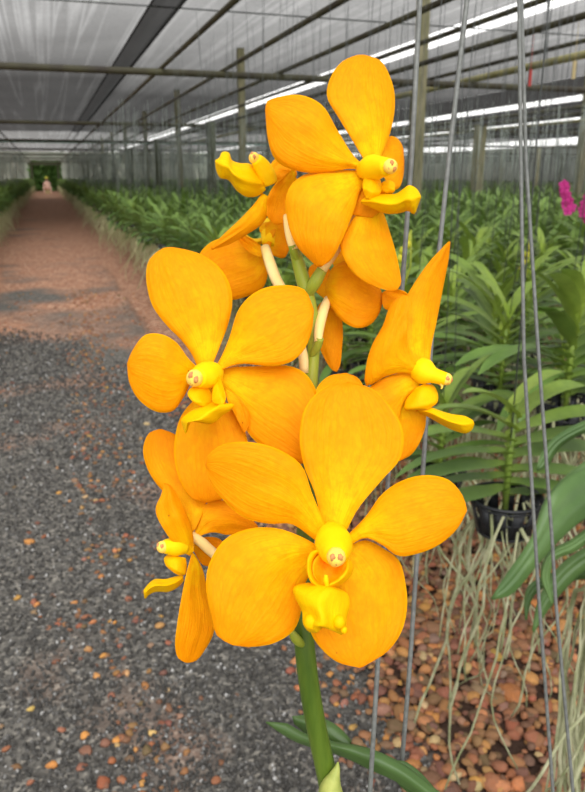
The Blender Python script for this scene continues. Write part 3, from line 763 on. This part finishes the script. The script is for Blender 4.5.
# doorway frame at the far end, with the sitting person
mb = MB()
mb.box((-1.15, 71.9, 0), (-.95, 72.1, 2.35)); mb.box((1.10, 71.9, 0), (1.30, 72.1, 2.35)); mb.box((-1.35, 71.85, 2.25), (1.5, 72.15, 2.5))
dr = mb.build('door_1', M['post_dark'], smooth=False); tag(dr, kind='structure')
b_ = MB()
for i in range(1500):
    a = rnd.uniform(-math.pi, math.pi); q = rnd.uniform(.2, 1.0)
    c = Vector((rnd.uniform(-1.2, 1.4), 75 + rnd.uniform(-.5, .5), rnd.uniform(.1, 2.5)))
    s = rnd.uniform(.18, .4); t1 = Vector((rnd.uniform(-1, 1), rnd.uniform(-1, 1), rnd.uniform(-1, 1))).normalized(); t2 = t1.orthogonal()
    b_.add([c - t1 * s, c + t2 * s * .5, c + t1 * s, c - t2 * s * .5], [(0, 1, 2, 3)])
b_.tube([(.2, 75, 0), (.25, 75, 1.2), (.1, 75, 2.2)], [.12, .09, .05], 8)
hd = b_.build('bush', M['leaf_far']); tag(hd, 'dark green bush closing the far end of the path behind the doorway', 'bush')

# ------------------------------------------------------------------ person far down the path
def person():
    root = empty('person', (.12, 64, 0)); tag(root, 'tiny distant person sitting low on the path in a yellow hat and pale pink clothes', 'person')
    V = [(0, 0, .42), (0, .02, .62), (0, .03, .82), (0, .01, .95), (0, 0, 1.03), (0, -.02, 1.12),   # pelvis .. head
         (.17, .02, .88), (.24, -.08, .66), (.16, -.28, .50), (-.17, .02, .88), (-.24, -.08, .66), (-.16, -.28, .50),
         (.12, -.05, .40), (.27, -.36, .50), (.25, -.36, .10), (.26, -.48, .05), (-.12, -.05, .40), (-.27, -.36, .50), (-.25, -.36, .10), (-.26, -.48, .05)]
    E = [(0, 1), (1, 2), (2, 3), (3, 4), (4, 5), (2, 6), (6, 7), (7, 8), (2, 9), (9, 10), (10, 11), (0, 12), (12, 13), (13, 14), (14, 15), (0, 16), (16, 17), (17, 18), (18, 19)]
    rr = [.15, .13, .15, .07, .05, .09, .06, .045, .03, .06, .045, .03, .10, .075, .05, .045, .10, .075, .05, .045]
    me = bpy.data.meshes.new('body'); me.from_pydata(V, E, []); me.materials.append(simple('pink_clothes', srgb(222, 176, 160), .8, .2, 8, srgb(236, 198, 178)))
    o = bpy.data.objects.new('body', me); C.objects.link(o); o.parent = root
    md = o.modifiers.new('skin', 'SKIN'); o.modifiers.new('sub', 'SUBSURF').levels = 1
    sk = me.skin_vertices[0] if me.skin_vertices else None
    if sk is None:
        bm = bmesh.new(); bm.from_mesh(me); bm.verts.layers.skin.verify(); bm.to_mesh(me); bm.free(); sk = me.skin_vertices[0]
    for i, r in enumerate(rr): sk.data[i].radius = (r, r)
    sk.data[0].use_root = True
    mb = MB(); mb.ball((0, -.02, 1.15), .085, .1, .115, 14, 10); mb.ball((0, -.125, 1.14), .015, .02, .02, 8, 6); 
    for s in (-1, 1): mb.ball((s * .032, -.112, 1.165), .012, .008, .009, 6, 4); mb.ball((s * .087, -.01, 1.15), .014, .02, .03, 6, 4)
    h = mb.build('head', simple('skin', srgb(190, 140, 112), .6, .3), root, world=False)
    mb = MB(); mb.ball((0, -.01, 1.22), .11, .125, .09, 16, 8); mb.tube([(0, -.02, 1.205), (0, -.02, 1.222)], [.20, .17], 20)
    mb.build('hat', simple('yellow_hat', srgb(226, 222, 90), .7, .2), root, world=False)
    s = MB(); s.box((-.2, -.12, 0), (.2, .22, .30)); so = s.build('stool', M['tan'], smooth=False); so.location = (.12, 64, 0)
    tag(so, 'low block the distant person sits on', 'stool')
person()

# ================================================================== ORCHID PLANTS OF THE BEDS
def leaf_strip(mb, p, az, e0, bend, L, w, seg=9, fold=.28, tone=0.0, rg=rnd, twist=0.0):
    d_h = Vector((math.cos(az), math.sin(az), 0)); sd = Vector((-math.sin(az), math.cos(az), 0))
    v = []; tn = []
    p = Vector(p)
    for i in range(seg + 1):
        t = i / seg; e = e0 - bend * t ** 1.25
        wd = w * (0.55 + .45 * min(1, t * 3.5)) * (1 if t < .7 else max(.14, 1 - ((t - .7) / .3) ** 2.4 * .86)) * .5
        nrm = (Vector((0, 0, 1)) * math.cos(e) - d_h * math.sin(e))
        s2 = (sd + nrm * twist * t).normalized(); f_ = fold + .9 * max(0, 1 - t * 4.5)
        k = 1 / math.sqrt(1 + f_ * f_) * 1.05
        v += [p - s2 * wd * k + nrm * wd * f_ * k, p, p + s2 * wd * k + nrm * wd * f_ * k]
        tn += [tone * (1 - t * .55) + .42 * max(0, 1 - t * 4)] * 3
        if i < seg:
            em = e0 - bend * ((i + .5) / seg) ** 1.25
            p = p + (d_h * math.cos(em) + Vector((0, 0, 1)) * math.sin(em)) * (L / seg)
    f = []
    for i in range(seg):
        a = 3 * i; f += [(a, a + 3, a + 4, a + 1), (a + 1, a + 4, a + 5, a + 2)]
    mb.add(v, f, 0, tn)
def foliage(mb, c, h, nl, L, w, az, seg, rg, spread=.35, flat=False):
    c = Vector(c)
    for i in range(nl):
        t = i / (nl - 1); s = i % 2
        a = az + s * math.pi + rg.uniform(-spread, spread)
        e0 = R(24 + 50 * t ** 1.8 + rg.uniform(-9, 9)); bend = R(84 - 38 * t + rg.uniform(-20, 20))
        if flat: e0 = R(2 + 66 * t ** 2.2 + rg.uniform(-5, 5)); bend = R(42 + 14 * t + rg.uniform(-14, 14))
        LL = L * (0.78 + .3 * math.sin(math.pi * (t * .8 + .1))) * rg.uniform(.82, 1.12) * (1 if t < .9 else .7)
        leaf_strip(mb, c + Vector((0, 0, .0 + h * t)) - Vector((math.cos(a), math.sin(a), 0)) * .006, a, e0, bend, LL, w * rg.uniform(.88, 1.1), seg, .26, .12 + .8 * max(0, t - .5) / .5, rg, rg.uniform(-.3, .3))
def make_variant(seed, h, nl, L, w, seg=9, roots=16, spread=.4, flat=False):
    rg = random.Random(seed)
    a = MB(); foliage(a, (0, 0, 0), h, nl, L, w, 0, seg, rg, spread, flat)
    s = MB(); s.tube([(0, 0, -.05), (0, 0, h * .5), (.004, 0, h + .02)], [.007, .007, .005], 7, 0, .5)
    b = MB(); basket_mesh(b, Vector((0, 0, 0)), .075, .055, .075, slats=12)
    r = MB(); root_mesh(r, Vector((0, 0, 0)), .075, .07, .66, int(roots * .75), .0031, rg=rg, sides=5, zmin=-.64)
    return a, s, b, r
variants = [make_variant(11 + i, h, nl, L, w, roots=rt) for i, (h, nl, L, w, rt) in enumerate([(.20, 20, .31, .046, 44), (.24, 23, .30, .044, 40), (.18, 18, .30, .048, 56), (.21, 20, .29, .044, 44), (.25, 24, .29, .043, 40), (.19, 18, .30, .047, 44)])] + [make_variant(103, .185, 15, .24, .050, roots=34, spread=.22, flat=True)]
proto = []
for a, s, b, r in variants:
    proto.append([x.build(n, mt, None, link=False) for x, n, mt in ((a, 'foliage', M['leaf']), (s, 'stem', M['leaf']), (b, 'basket', M['plastic']), (r, 'roots', M['root']))])
# far ones: the same four things joined in one light mesh
farproto = []
for i in range(4):
    rg = random.Random(70 + i); mb = MB()
    foliage(mb, (0, 0, 0), .2, 20, .33, .042, 0, 6, rg, .5); nf = len(mb.f)
    root_mesh(mb, Vector((0, 0, 0)), .085, .07, .62, 16, .0042, 1, 3, rg=rg, zmin=-.62)
    basket_v = MB(); mb.tube([(0, 0, 0), (0, 0, -.075)], [.075, .055], 8, 2)
    farproto.append(mb)
farmesh = [mb.build('orchid_plant', [M['leaf_far'], M['root_far'], M['plastic']], None, link=False) for mb in farproto]

def plant_parts(root, k, scale=1.0, loc=None):
    for o in proto[k]:
        c = o.copy(); c.parent = root; c.location = (0, 0, 0); C.objects.link(c)
def place_plant(x, y, z, rot, k, label, group=None, scale=1.0):
    root = empty('orchid_plant', (x, y, z)); root.rotation_euler = (0, 0, rot); root.scale = (scale,) * 3
    tag(root, label, 'orchid', group); plant_parts(root, k); return root
ZB = .64
special = []
# the three plants nearest on the right
pA = at(506, 497, 1.52); A_ = place_plant(pA.x, pA.y, pA.z, -YAW + .12, 6, 'bright green orchid in a black basket standing out just right of the orange flowers', scale=.98)
pB = at(500, 392, 2.35); place_plant(pB.x, pB.y, pB.z, -YAW - .15, 0, 'orchid directly above and behind the nearest black basket', scale=1.05)
pD = at(566, 400, 2.0); place_plant(pD.x, pD.y, pD.z, -YAW + .5, 3, 'tall orchid at the right edge behind the wide foreground leaves', scale=1.1)
pE = at(440, 470, 2.1); place_plant(pE.x, pE.y, pE.z, -YAW + .3, 5, 'orchid half hidden behind the side-facing flower', scale=.95)
special = [pA, pB, pD, pE]

# plant whose wide leaves come in from the right edge, its leaves traced at their own distance
pC = at(668, 560, .92)
cr = empty('orchid_plant', pC); tag(cr, 'wide-leaved orchid reaching in from the right edge close to the camera', 'orchid')
def cleaf(l, r, d, cup=.008): petal('leaf', l, r, d, cr, LN, cup, 0, .0022, .0012, mid=.003)
cleaf([(664, 470), (620, 462), (585, 468), (552, 492), (530, 539), (505, 576), (491, 598)], [(664, 500), (620, 502), (585, 519), (563, 537), (536, 567), (511, 595), (492, 600)], [.93, .88, .84, .82, .82])
cleaf([(664, 440), (620, 442), (585, 461), (560, 481), (543, 503), (535, 531), (531, 562)], [(664, 470), (620, 472), (585, 489), (563, 506), (546, 530), (538, 550), (532, 565)], [.95, .92, .90, .88, .88])
cleaf([(664, 425), (620, 410), (585, 420), (552, 439), (540, 456), (536, 470)], [(664, 445), (620, 425), (585, 433), (560, 448), (548, 466), (538, 471)], [.99, .98, .97, .97])
cleaf([(664, 525), (620, 530), (585, 547), (558, 567), (538, 600), (532, 630)], [(664, 548), (620, 552), (585, 571), (562, 593), (547, 612), (534, 633)], [.95, .93, .92, .92])
cleaf([(664, 500), (610, 512), (570, 540), (548, 552), (540, 576), (548, 598), (552, 606)], [(664, 520), (610, 528), (575, 552), (556, 560), (550, 578), (552, 594), (553, 606)], [.90, .87, .85, .85])
cleaf([(660, 540), (600, 560), (545, 575), (528, 586), (524, 600), (525, 620)], [(660, 552), (600, 576), (550, 585), (534, 596), (530, 606), (527, 620)], [.98, .98, .98, .98])
cleaf([(664, 410), (690, 380), (720, 400), (740, 450)], [(680, 420), (700, 405), (715, 425), (735, 455)], [.95, .95, .96, .98])
cleaf([(668, 520), (720, 500), (760, 540), (780, 590)], [(668, 545), (720, 530), (745, 560), (776, 595)], [.93, .93, .96, .98])
s_ = MB(); s_.tube([at(668, 580, .93), at(667, 500, .93), at(668, 430, .93), at(672, 400, .93)], [.010, .011, .010, .006], 8); s_.build('stem', M['stalk'], cr)
b = MB(); basket_mesh(b, Vector(pC), .075, .055, .075); b.build('basket', M['plastic'], cr)
rt = MB(); rg = random.Random(5)
root_mesh(rt, Vector(pC), .07, .07, .75, 14, .003, rg=rg, zmin=.03)
for k in range(20):
    x0 = rg.uniform(560, 606); d = rg.uniform(.98, 1.14); pts = []; wv = 0
    for i in range(13):
        t = i / 12; wv = wv * .7 + rg.uniform(-4.5, 4.5); d += rg.uniform(-.008, .008)
        pts.append(at(x0 + wv - 10 * t + 34 * max(0, .35 - t), 590 + 250 * t * rg.uniform(.97, 1.02), d))
    pts = [pC + Vector((rg.uniform(-.05, .05), rg.uniform(-.05, .05), -.04))] + pts
    r0 = rg.uniform(.0014, .0032); rt.tube(pts, [r0 * rg.uniform(.85, 1.15) for q in pts], 6)
rt.build('roots', M['root'], cr)

# rows
cand = []
rg = random.Random(21)
nrow = 0
xs = [1.25 + .36 * i for i in range(12)] + [5.6 + .48 * i for i in range(60)]
for X in xs:
    y = .9
    while y < 78:
        step = .36 if y < 14 else .44
        y += step * rg.uniform(.85, 1.15)
        p = Vector((X + rg.uniform(-.07, .07), y, ZB + rg.uniform(-.07, .06)))
        if X > 10 and y > 20 and rg.random() < .5: continue
        if p.x > 34: continue
        q = proj(p + Vector((0, 0, .15)))
        if q is None or not (-40 < q[0] < 640 and q[1] < 850): continue
        if q[2] < 2.0: continue
        if any((p - s).xy.length < .26 for s in special): continue
        cand.append((q[2], p))
for X in (-1.12, -1.55, -2.0, -2.5):
    y = 4.6
    while y < 78:
        y += (.36 if y < 25 else .5) * rg.uniform(.85, 1.15)
        p = Vector((X + rg.uniform(-.06, .06), y, ZB + rg.uniform(-.05, .1)))
        q = proj(p)
        if -900 < q[0] < 640: cand.append((q[2], p))
def key(c):
    q = proj(c[1] + Vector((0, 0, .15))); return c[0] + (0 if q and -50 < q[0] < 650 else 1000)
cand.sort(key=key)
NEAR = cand[:290]; FAR = cand[290:]
LBL_R = 'green strap-leaved orchid without flowers, massed in the bed right of the path'
LBL_L = 'green strap-leaved orchid hanging in the row left of the path'
GR = 'orchids massed in the right bed'; GL = 'orchids in the left row'
for i, (d, p) in enumerate(NEAR):
    rot = -YAW + rg.uniform(-.9, .9) + (math.pi if rg.random() < .5 else 0)
    left = p.x < 0
    sc_ = rg.uniform(.92, 1.12)
    if d < 5.6:
        place_plant(p.x, p.y, p.z, rot, rg.randrange(6), LBL_L if left else LBL_R, GL if left else GR, sc_)
    else:
        o = bpy.data.objects.new('orchid_plant', farmesh[rg.randrange(4)].data); C.objects.link(o)
        o.location = p; o.rotation_euler = (0, 0, rot); o.scale = (sc_,) * 3
        tag(o, LBL_L if left else LBL_R, 'orchid', GL if left else GR)

def merged(name, bases, xf, mats, colors=None):
    """many copies joined into one mesh with numpy; bases: list of (verts, faces(tris/quads), mat idx, tone)"""
    VV, FF, LS, MI, TN, CO = [], [], [], [], [], []
    off = 0
    for i, (k, mat4) in enumerate(xf):
        v, f, mi, tn = bases[k]
        m4 = np.array(mat4)
        VV.append(v @ m4[:3, :3].T + m4[:3, 3]); LS.append(np.array([len(q) for q in f], dtype=np.int32))
        FF.append(np.concatenate([np.asarray(q) for q in f]) + off if not hasattr(f, 'flat_') else None)
        MI.append(mi); TN.append(tn); off += len(v)
        if colors is not None: CO.append(np.tile(np.array(colors[i], dtype=np.float32), (len(v), 1)))
    V_ = np.concatenate(VV).astype(np.float32); L_ = np.concatenate(FF).astype(np.int32); S_ = np.concatenate(LS)
    me = bpy.data.meshes.new(name); me.vertices.add(len(V_)); me.vertices.foreach_set('co', V_.ravel())
    me.loops.add(len(L_)); me.loops.foreach_set('vertex_index', L_)
    me.polygons.add(len(S_)); st_ = np.concatenate([[0], np.cumsum(S_)[:-1]]).astype(np.int32)
    me.polygons.foreach_set('loop_start', st_); me.polygons.foreach_set('loop_total', S_)
    for m_ in mats: me.materials.append(m_)
    me.polygons.foreach_set('material_index', np.concatenate(MI).astype(np.int32))
    me.polygons.foreach_set('use_smooth', np.ones(len(S_), dtype=bool))
    a = me.attributes.new('tone', 'FLOAT', 'POINT'); a.data.foreach_set('value', np.concatenate(TN).astype(np.float32))
    if colors is not None:
        ca = me.color_attributes.new('col', 'FLOAT_COLOR', 'POINT'); ca.data.foreach_set('color', np.concatenate(CO).ravel())
    me.update(calc_edges=True); me.validate()
    o = bpy.data.objects.new(name, me); C.objects.link(o); return o
def base_of(mb): return (np.array(mb.v), mb.f, np.array(mb.mi), np.array(mb.tone))
fb = [base_of(mb) for mb in farproto]
for nm, sel, lab in (('orchid_plants', lambda p: p.x > 0, 'dense green mass of far orchids filling the bed right of the path'), ('orchid_plants', lambda p: p.x <= 0, 'green hedge of far orchids along the left of the path')):
    xf = []
    for d, p in FAR:
        if sel(p): xf.append((rg.randrange(4), Matrix.Translation(p) @ Matrix.Rotation(rg.uniform(0, 6.28), 4, 'Z') @ Matrix.Scale(rg.uniform(.95, 1.2), 4)))
    o = merged(nm, fb, xf, [M['leaf_far'], M['root_far'], M['plastic']]); tag(o, lab, 'orchids', kind='stuff')

# hanging wires of the beds
def wire_mb(mb, p, r, sides=4):
    top = Vector((p.x + rg.uniform(-.12, .12), p.y + rg.uniform(-.06, .06), PIPEZ))
    midp = p.lerp(top, .5) + Vector((rg.uniform(-.015, .015), rg.uniform(-.015, .015), 0))
    mb.tube([p + Vector((.0, 0, .02)), midp, top], r, sides)
wires = [p for p in special[1:]] + [p for d, p in NEAR[:290] if p.x > 0]
for p in [pA]: 
    mb = MB(); wire_mb(mb, p, .0016, 6); tag(mb.build('hanging_wire', M['thinwire']), 'thin wire rising from the nearest black basket', 'wire')
for p in wires:
    mb = MB(); wire_mb(mb, p, .0014, 5)
    if rg.random() < .35: q = p + Vector((.05, .02, 0)); wire_mb(mb, q, .0012, 5)
    tag(mb.build('hanging_wire', M['thinwire']), 'thin wire hanging from the roof pipes down to an orchid basket', 'wire', 'hanging wires in the right bed')
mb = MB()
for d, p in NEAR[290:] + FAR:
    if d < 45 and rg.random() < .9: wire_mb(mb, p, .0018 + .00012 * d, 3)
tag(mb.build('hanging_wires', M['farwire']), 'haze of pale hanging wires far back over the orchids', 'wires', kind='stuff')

# spikes with small yellow buds, and the two magenta sprays, standing in the bed
def bud_spike(p, h, nb, label, group=None, mat='yellow'):
    mb = MB(); top = p + Vector((.03, 0, h)); mb.tube([p, p.lerp(top, .5) + Vector((.02, 0, 0)), top], .0035, 6)
    root = empty('bud_spike', p); tag(root, label, 'flower buds', group)
    mb.build('stem', M['stalk_top'], root)
    for i in range(nb):
        t = .5 + .5 * i / nb; c = p.lerp(top, t) + Vector((rg.uniform(-.03, .03), rg.uniform(-.03, .03), 0))
        q = MB(); q.ball(c, .011, .011, .015, 10, 7); q.tube([c, p.lerp(top, t - .04)], .0018, 5); q.build('bud', M[mat], root)
bud_spike(at(400, 300, 2.6), .24, 5, 'stalk of small yellow buds just right of the top flower')
bud_spike(at(518, 300, 3.2), .26, 4, 'stalk of small yellow buds beside the wire pair')
def spray(px, py, d, label):
    c = at(px, py, d); root = empty('orchid_flower_spray', c - Vector((0, 0, .55))); tag(root, label, 'flowers')
    mb = MB(); mb.tube([c - Vector((0, 0, .55)), c - Vector((.02, 0, .2)), c + Vector((0, 0, .09))], .004, 6); mb.build('stem', M['stalk'], root)
    for i in range(9):
        fc = c + Vector((rg.uniform(-.06, .06), rg.uniform(-.05, .02), -.09 + .2 * i / 8)); fm = MB()
        nrm = (CAM - fc + Vector((rg.uniform(-2, 2), rg.uniform(-2, 2), 0))).normalized(); sx = nrm.cross(Vector((0, 0, 1))).normalized(); uy = sx.cross(nrm)
        for k in range(5):
            a = 2 * math.pi * k / 5 + .3; dr_ = sx * math.cos(a) + uy * math.sin(a); tn_ = -sx * math.sin(a) + uy * math.cos(a)
            L = .042
            v = []
            for t, w in ((0, .15), (.35, .7), (.7, .85), (1, .25)):
                for s in (-1, 0, 1): v.append(fc + dr_ * L * t + tn_ * s * w * L * .5 + nrm * (.01 * t - .006 * s * s))
            fm.add(v, [(3 * i_ + j, 3 * i_ + j + 1, 3 * i_ + j + 4, 3 * i_ + j + 3) for i_ in range(3) for j in range(2)])
        fm.ball(fc + nrm * .008, .008)
        fm.build('bloom', M['magenta'], root)
spray(567, 199, 6.0, 'magenta orchid spray at the right edge, the fuller of the two')
spray(588, 208, 6.3, 'magenta orchid spray cut off by the right edge of the picture')
# little tags hanging from the pipes
for px, py, d, mt, lab in ((530, 78, 5.0, 'red', 'small rust-red tag dangling beside the thick wire pair under the roof'), (574, 70, 5.0, 'tan', 'small tan tag dangling near the upper right corner')):
    for X in LX[4:7]:
        r_ = at(px, py, 1.0) - CAM; p = CAM + r_ * (X / r_.x)
        if p.z < PIPEZ - .05: break
    mb = MB(); mb.box((p.x - .012, p.y - .006, p.z - .06), (p.x + .012, p.y + .006, p.z + .06)); mb.tube([p + Vector((0, 0, .04)), Vector((p.x, p.y, PIPEZ))], .002, 5)
    tag(mb.build('plant_tag', M[mt], smooth=False), lab, 'tag')

# ================================================================== STONES
def stone_base(seed, sub, rough):
    bm = bmesh.new(); bmesh.ops.create_icosphere(bm, subdivisions=sub, radius=1.0)
    for v in bm.verts:
        n = noise.noise(v.co * 1.1 + Vector((seed * 7.3, 0, 0))); v.co *= 1 + rough * n
        for k in range(3):   # a few flat facets
            r_ = random.Random(seed * 10 + k); nn = Vector((r_.uniform(-1, 1), r_.uniform(-1, 1), r_.uniform(-1, 1))).normalized()
            e = v.co.dot(nn) - .68
            if e > 0: v.co -= nn * e * .8
    v = np.array([tuple(x.co) for x in bm.verts]); f = [tuple(q.index for q in p.verts) for p in bm.faces]; bm.free()
    return (v, f, np.zeros(len(f), int), np.zeros(len(v)))
SB = [stone_base(i, 2, .38) for i in range(8)]
CB = [stone_base(40 + i, 1, .5) for i in range(5)]
def stone_cols():
    r = rg.random()
    if r < .40: c = srgb(rg.randint(132, 158), rg.randint(88, 106), rg.randint(58, 72))
    elif r < .74: c = srgb(rg.randint(98, 124), rg.randint(72, 88), rg.randint(54, 66))
    elif r < .91: c = srgb(rg.randint(172, 198), rg.randint(120, 142), rg.randint(66, 88))
    elif r < .98: c = srgb(rg.randint(136, 158), rg.randint(106, 120), rg.randint(84, 98))
    else: c = srgb(rg.randint(178, 196), rg.randint(150, 164), rg.randint(100, 120))
    return c
stones = []   # (pos, size, rot, flat, color, where)
def add_stone(x, y, s, z=None, where='path', col=None):
    p = Vector((x, y, 0)); q = proj(p)
    if q is None or not (-12 < q[0] < 597 and q[1] < 815): return
    stones.append((q[2], Vector((x, y, s * .3 if z is None else z)), s, col or stone_cols(), where, s / q[2]))
# bed under the baskets: packed
for i in range(26000):
    y = .9 + 3.8 * rg.random() ** 1.0; x = rg.uniform(.55, 3.4)
    edge = .74 + .1 * noise.noise(Vector((0, y * 2.2, 4.0))) + .03 * (y - 1.7)
    if x < edge - .02: 
        if rg.random() < .62 * math.exp(-(edge - x) / .09): add_stone(x, y, rg.uniform(.008, .017), None, 'bed')
        continue
    s = rg.uniform(.009, .02) if rg.random() < .9 else rg.uniform(.018, .03)
    add_stone(x, y, s, rg.uniform(0, .016), 'bed')
for i in range(2300):
    y = 1.25 + 8.5 * rg.random() ** 1.3
    u = rg.random()
    if u < .52: x = rg.gauss(.02 + .03 * y, .11)
    elif u < .62: x = rg.gauss(-.45, .22)
    elif u < .86: x = rg.uniform(.25, .95)
    else: x = rg.uniform(-1.2, 1.0)
    if noise.noise(Vector((x * 3.2, y * 2.2, 9))) < -.02 and rg.random() < .7: continue
    if y < 2.3 and rg.random() < .45: continue
    add_stone(x, y, rg.uniform(.006, .0135) * (1.0 if rg.random() < .9 else 1.35))
for (px, py, s, c) in ((31, 710, .011, srgb(206, 176, 96)), (86, 752, .017, srgb(132, 92, 74)), (105, 744, .015, srgb(128, 88, 72)), (112, 762, .013, srgb(160, 96, 60)), (152, 734, .011, srgb(214, 178, 110)),
                       (114, 624, .011, srgb(216, 150, 72)), (80, 627, .014, srgb(150, 86, 62)), (34, 603, .014, srgb(150, 92, 70)), (85, 737, .013, srgb(206, 142, 70)), (62, 731, .013, srgb(160, 104, 80)),
                       (116, 741, .012, srgb(212, 146, 72)), (97, 677, .012, srgb(204, 146, 84)), (52, 766, .013, srgb(196, 130, 64)), (103, 784, .017, srgb(150, 84, 56)), (82, 768, .014, srgb(140, 92, 74)),
                       (512, 697, .042, srgb(176, 112, 64)), (472, 668, .020, srgb(204, 138, 80)), (432, 662, .018, srgb(208, 146, 80))):
    p = at_z(px, py, 0.0); add_stone(p.x, p.y, s, None, 'path' if px < 350 else 'bed', c)
    if px in (31, 512):
        stones[-1] = stones[-1][:4] + ('solo%d' % px,) + (9.0,)
stones.sort(key=lambda s: -s[5])
def stone_xf(s):
    e = (rg.uniform(-.3, .3), rg.uniform(-.3, .3), rg.uniform(0, 6.28))
    k = Vector((rg.uniform(.95, 1.35), rg.uniform(.75, 1.0), rg.uniform(.5, .75))) * s[2]
    return Matrix.LocRotScale(s[1], Euler(e), k)
def stone_mat(name, attr):
    m, nt, b, out = new_mat(name)
    if attr:
        a = nt.nodes.new('ShaderNodeAttribute'); a.attribute_name = 'col'; base = a.outputs['Color']
    else:
        a = nt.nodes.new('ShaderNodeObjectInfo'); base = a.outputs['Color']
    nz = noise_tex(nt, coord(nt, 'Object'), 140 if attr else 2.2, 4, .65).outputs[0]
    col = mixc(nt, ramp(nt, nz, [(.35, (.0, .0, .0, 1)), (.7, (.5, .5, .5, 1))]), base, srgb(130, 98, 80))
    nt.links.new(col, b.inputs['Base Color']); b.inputs['Roughness'].default_value = .75; b.inputs['Specular IOR Level'].default_value = .25
    bump(nt, nz, b, .3, .002 if attr else .1)
    return m
M['stone'] = stone_mat('red_stone', False); M['stones'] = stone_mat('red_stones', True)
smesh = []
for i, (v, f, mi, tn) in enumerate(SB):
    me = bpy.data.meshes.new('stone'); me.from_pydata(v.tolist(), [], f); me.materials.append(M['stone'])
    me.polygons.foreach_set('use_smooth', [True] * len(me.polygons)); smesh.append(me)
SOLO, REST = stones[:290], stones[290:]
for s in SOLO:
    o = bpy.data.objects.new('stone', smesh[rg.randrange(8)]); C.objects.link(o); o.matrix_world = stone_xf(s); o.color = s[3]
    if s[4] == 'path': tag(o, 'loose reddish-brown stone scattered on the black gravel path', 'stone', 'loose stones on the gravel path')
    elif s[4] == 'bed': tag(o, 'rounded brown stone in the packed stone bed under the hanging roots', 'stone', 'stones in the bed under the roots')
    elif s[4] == 'solo31': tag(o, 'small straw-yellow stone on the black gravel at lower left', 'stone')
    else: tag(o, 'large orange-brown stone, biggest in the bed below the hanging roots', 'stone')
for wh, lab in (('path', 'small reddish chips strewn over the black gravel path'), ('bed', 'packed layer of smaller red-brown stones beneath the hanging orchids')):
    L = [s for s in REST if s[4] == wh]
    if not L: continue
    near_ = merged('stones', SB if wh == 'bed' else SB, [(rg.randrange(8), stone_xf(s)) for s in L], [M['stones']], [s[3] for s in L])
    tag(near_, lab, 'stones', kind='stuff')
# black gravel chips
xf, cols = [], []
for i in range(80000):
    y = 1.15 + 9 * rg.random() ** 2.6; x = rg.uniform(-2.0, 1.0)
    q = proj((x, y, 0))
    if q is None or not (-10 < q[0] < 480 and q[1] < 810): continue
    if x > .78: continue
    if y > 3.6 and noise.noise(Vector((x * 1.3, y * .55, 2))) * .9 + rg.random() * .35 < (y - 5.6) / 3.2: continue
    s = rg.uniform(.003, .006) * (1 + .14 * y)
    xf.append((rg.randrange(5), Matrix.LocRotScale(Vector((x, y, rg.uniform(0, s * .8))), Euler((rg.uniform(0, 6), rg.uniform(0, 6), rg.uniform(0, 6))), Vector((1.2, .9, .7)) * s)))
    g = rg.random(); c = 56 + 36 * g if g < .8 else (94 + 26 * rg.random() if g < .97 else 150 + 30 * rg.random())
    cols.append(srgb(c + 2, c, c - 3))
M['chips'] = stone_mat('black_gravel', True)
nt = M['chips'].node_tree
for n in nt.nodes:
    if n.type == 'BSDF_PRINCIPLED':
        a = [x for x in nt.nodes if x.type == 'ATTRIBUTE'][0]; nt.links.new(a.outputs['Color'], n.inputs['Base Color'])
g = merged('gravel', CB, xf, [M['chips']], cols); tag(g, 'fine black gravel chips covering the path', 'gravel', kind='stuff')

# ================================================================== LIGHT
w = bpy.data.worlds.new('world'); sc.world = w; w.use_nodes = True
bg = w.node_tree.nodes['Background']; bg.inputs[0].default_value = (1.0, .99, .97, 1); bg.inputs[1].default_value = 1.9
sun = bpy.data.lights.new('sun', 'SUN'); sun.energy = 9.5; sun.angle = R(60); so = bpy.data.objects.new('sun', sun); C.objects.link(so)
so.rotation_euler = (R(40), R(-10), 0)
vs_ = sc.view_settings; vs_.view_transform = 'Standard'; vs_.look = 'None'; vs_.exposure = 0.0; vs_.gamma = 1.0; vs_.use_curve_mapping = False
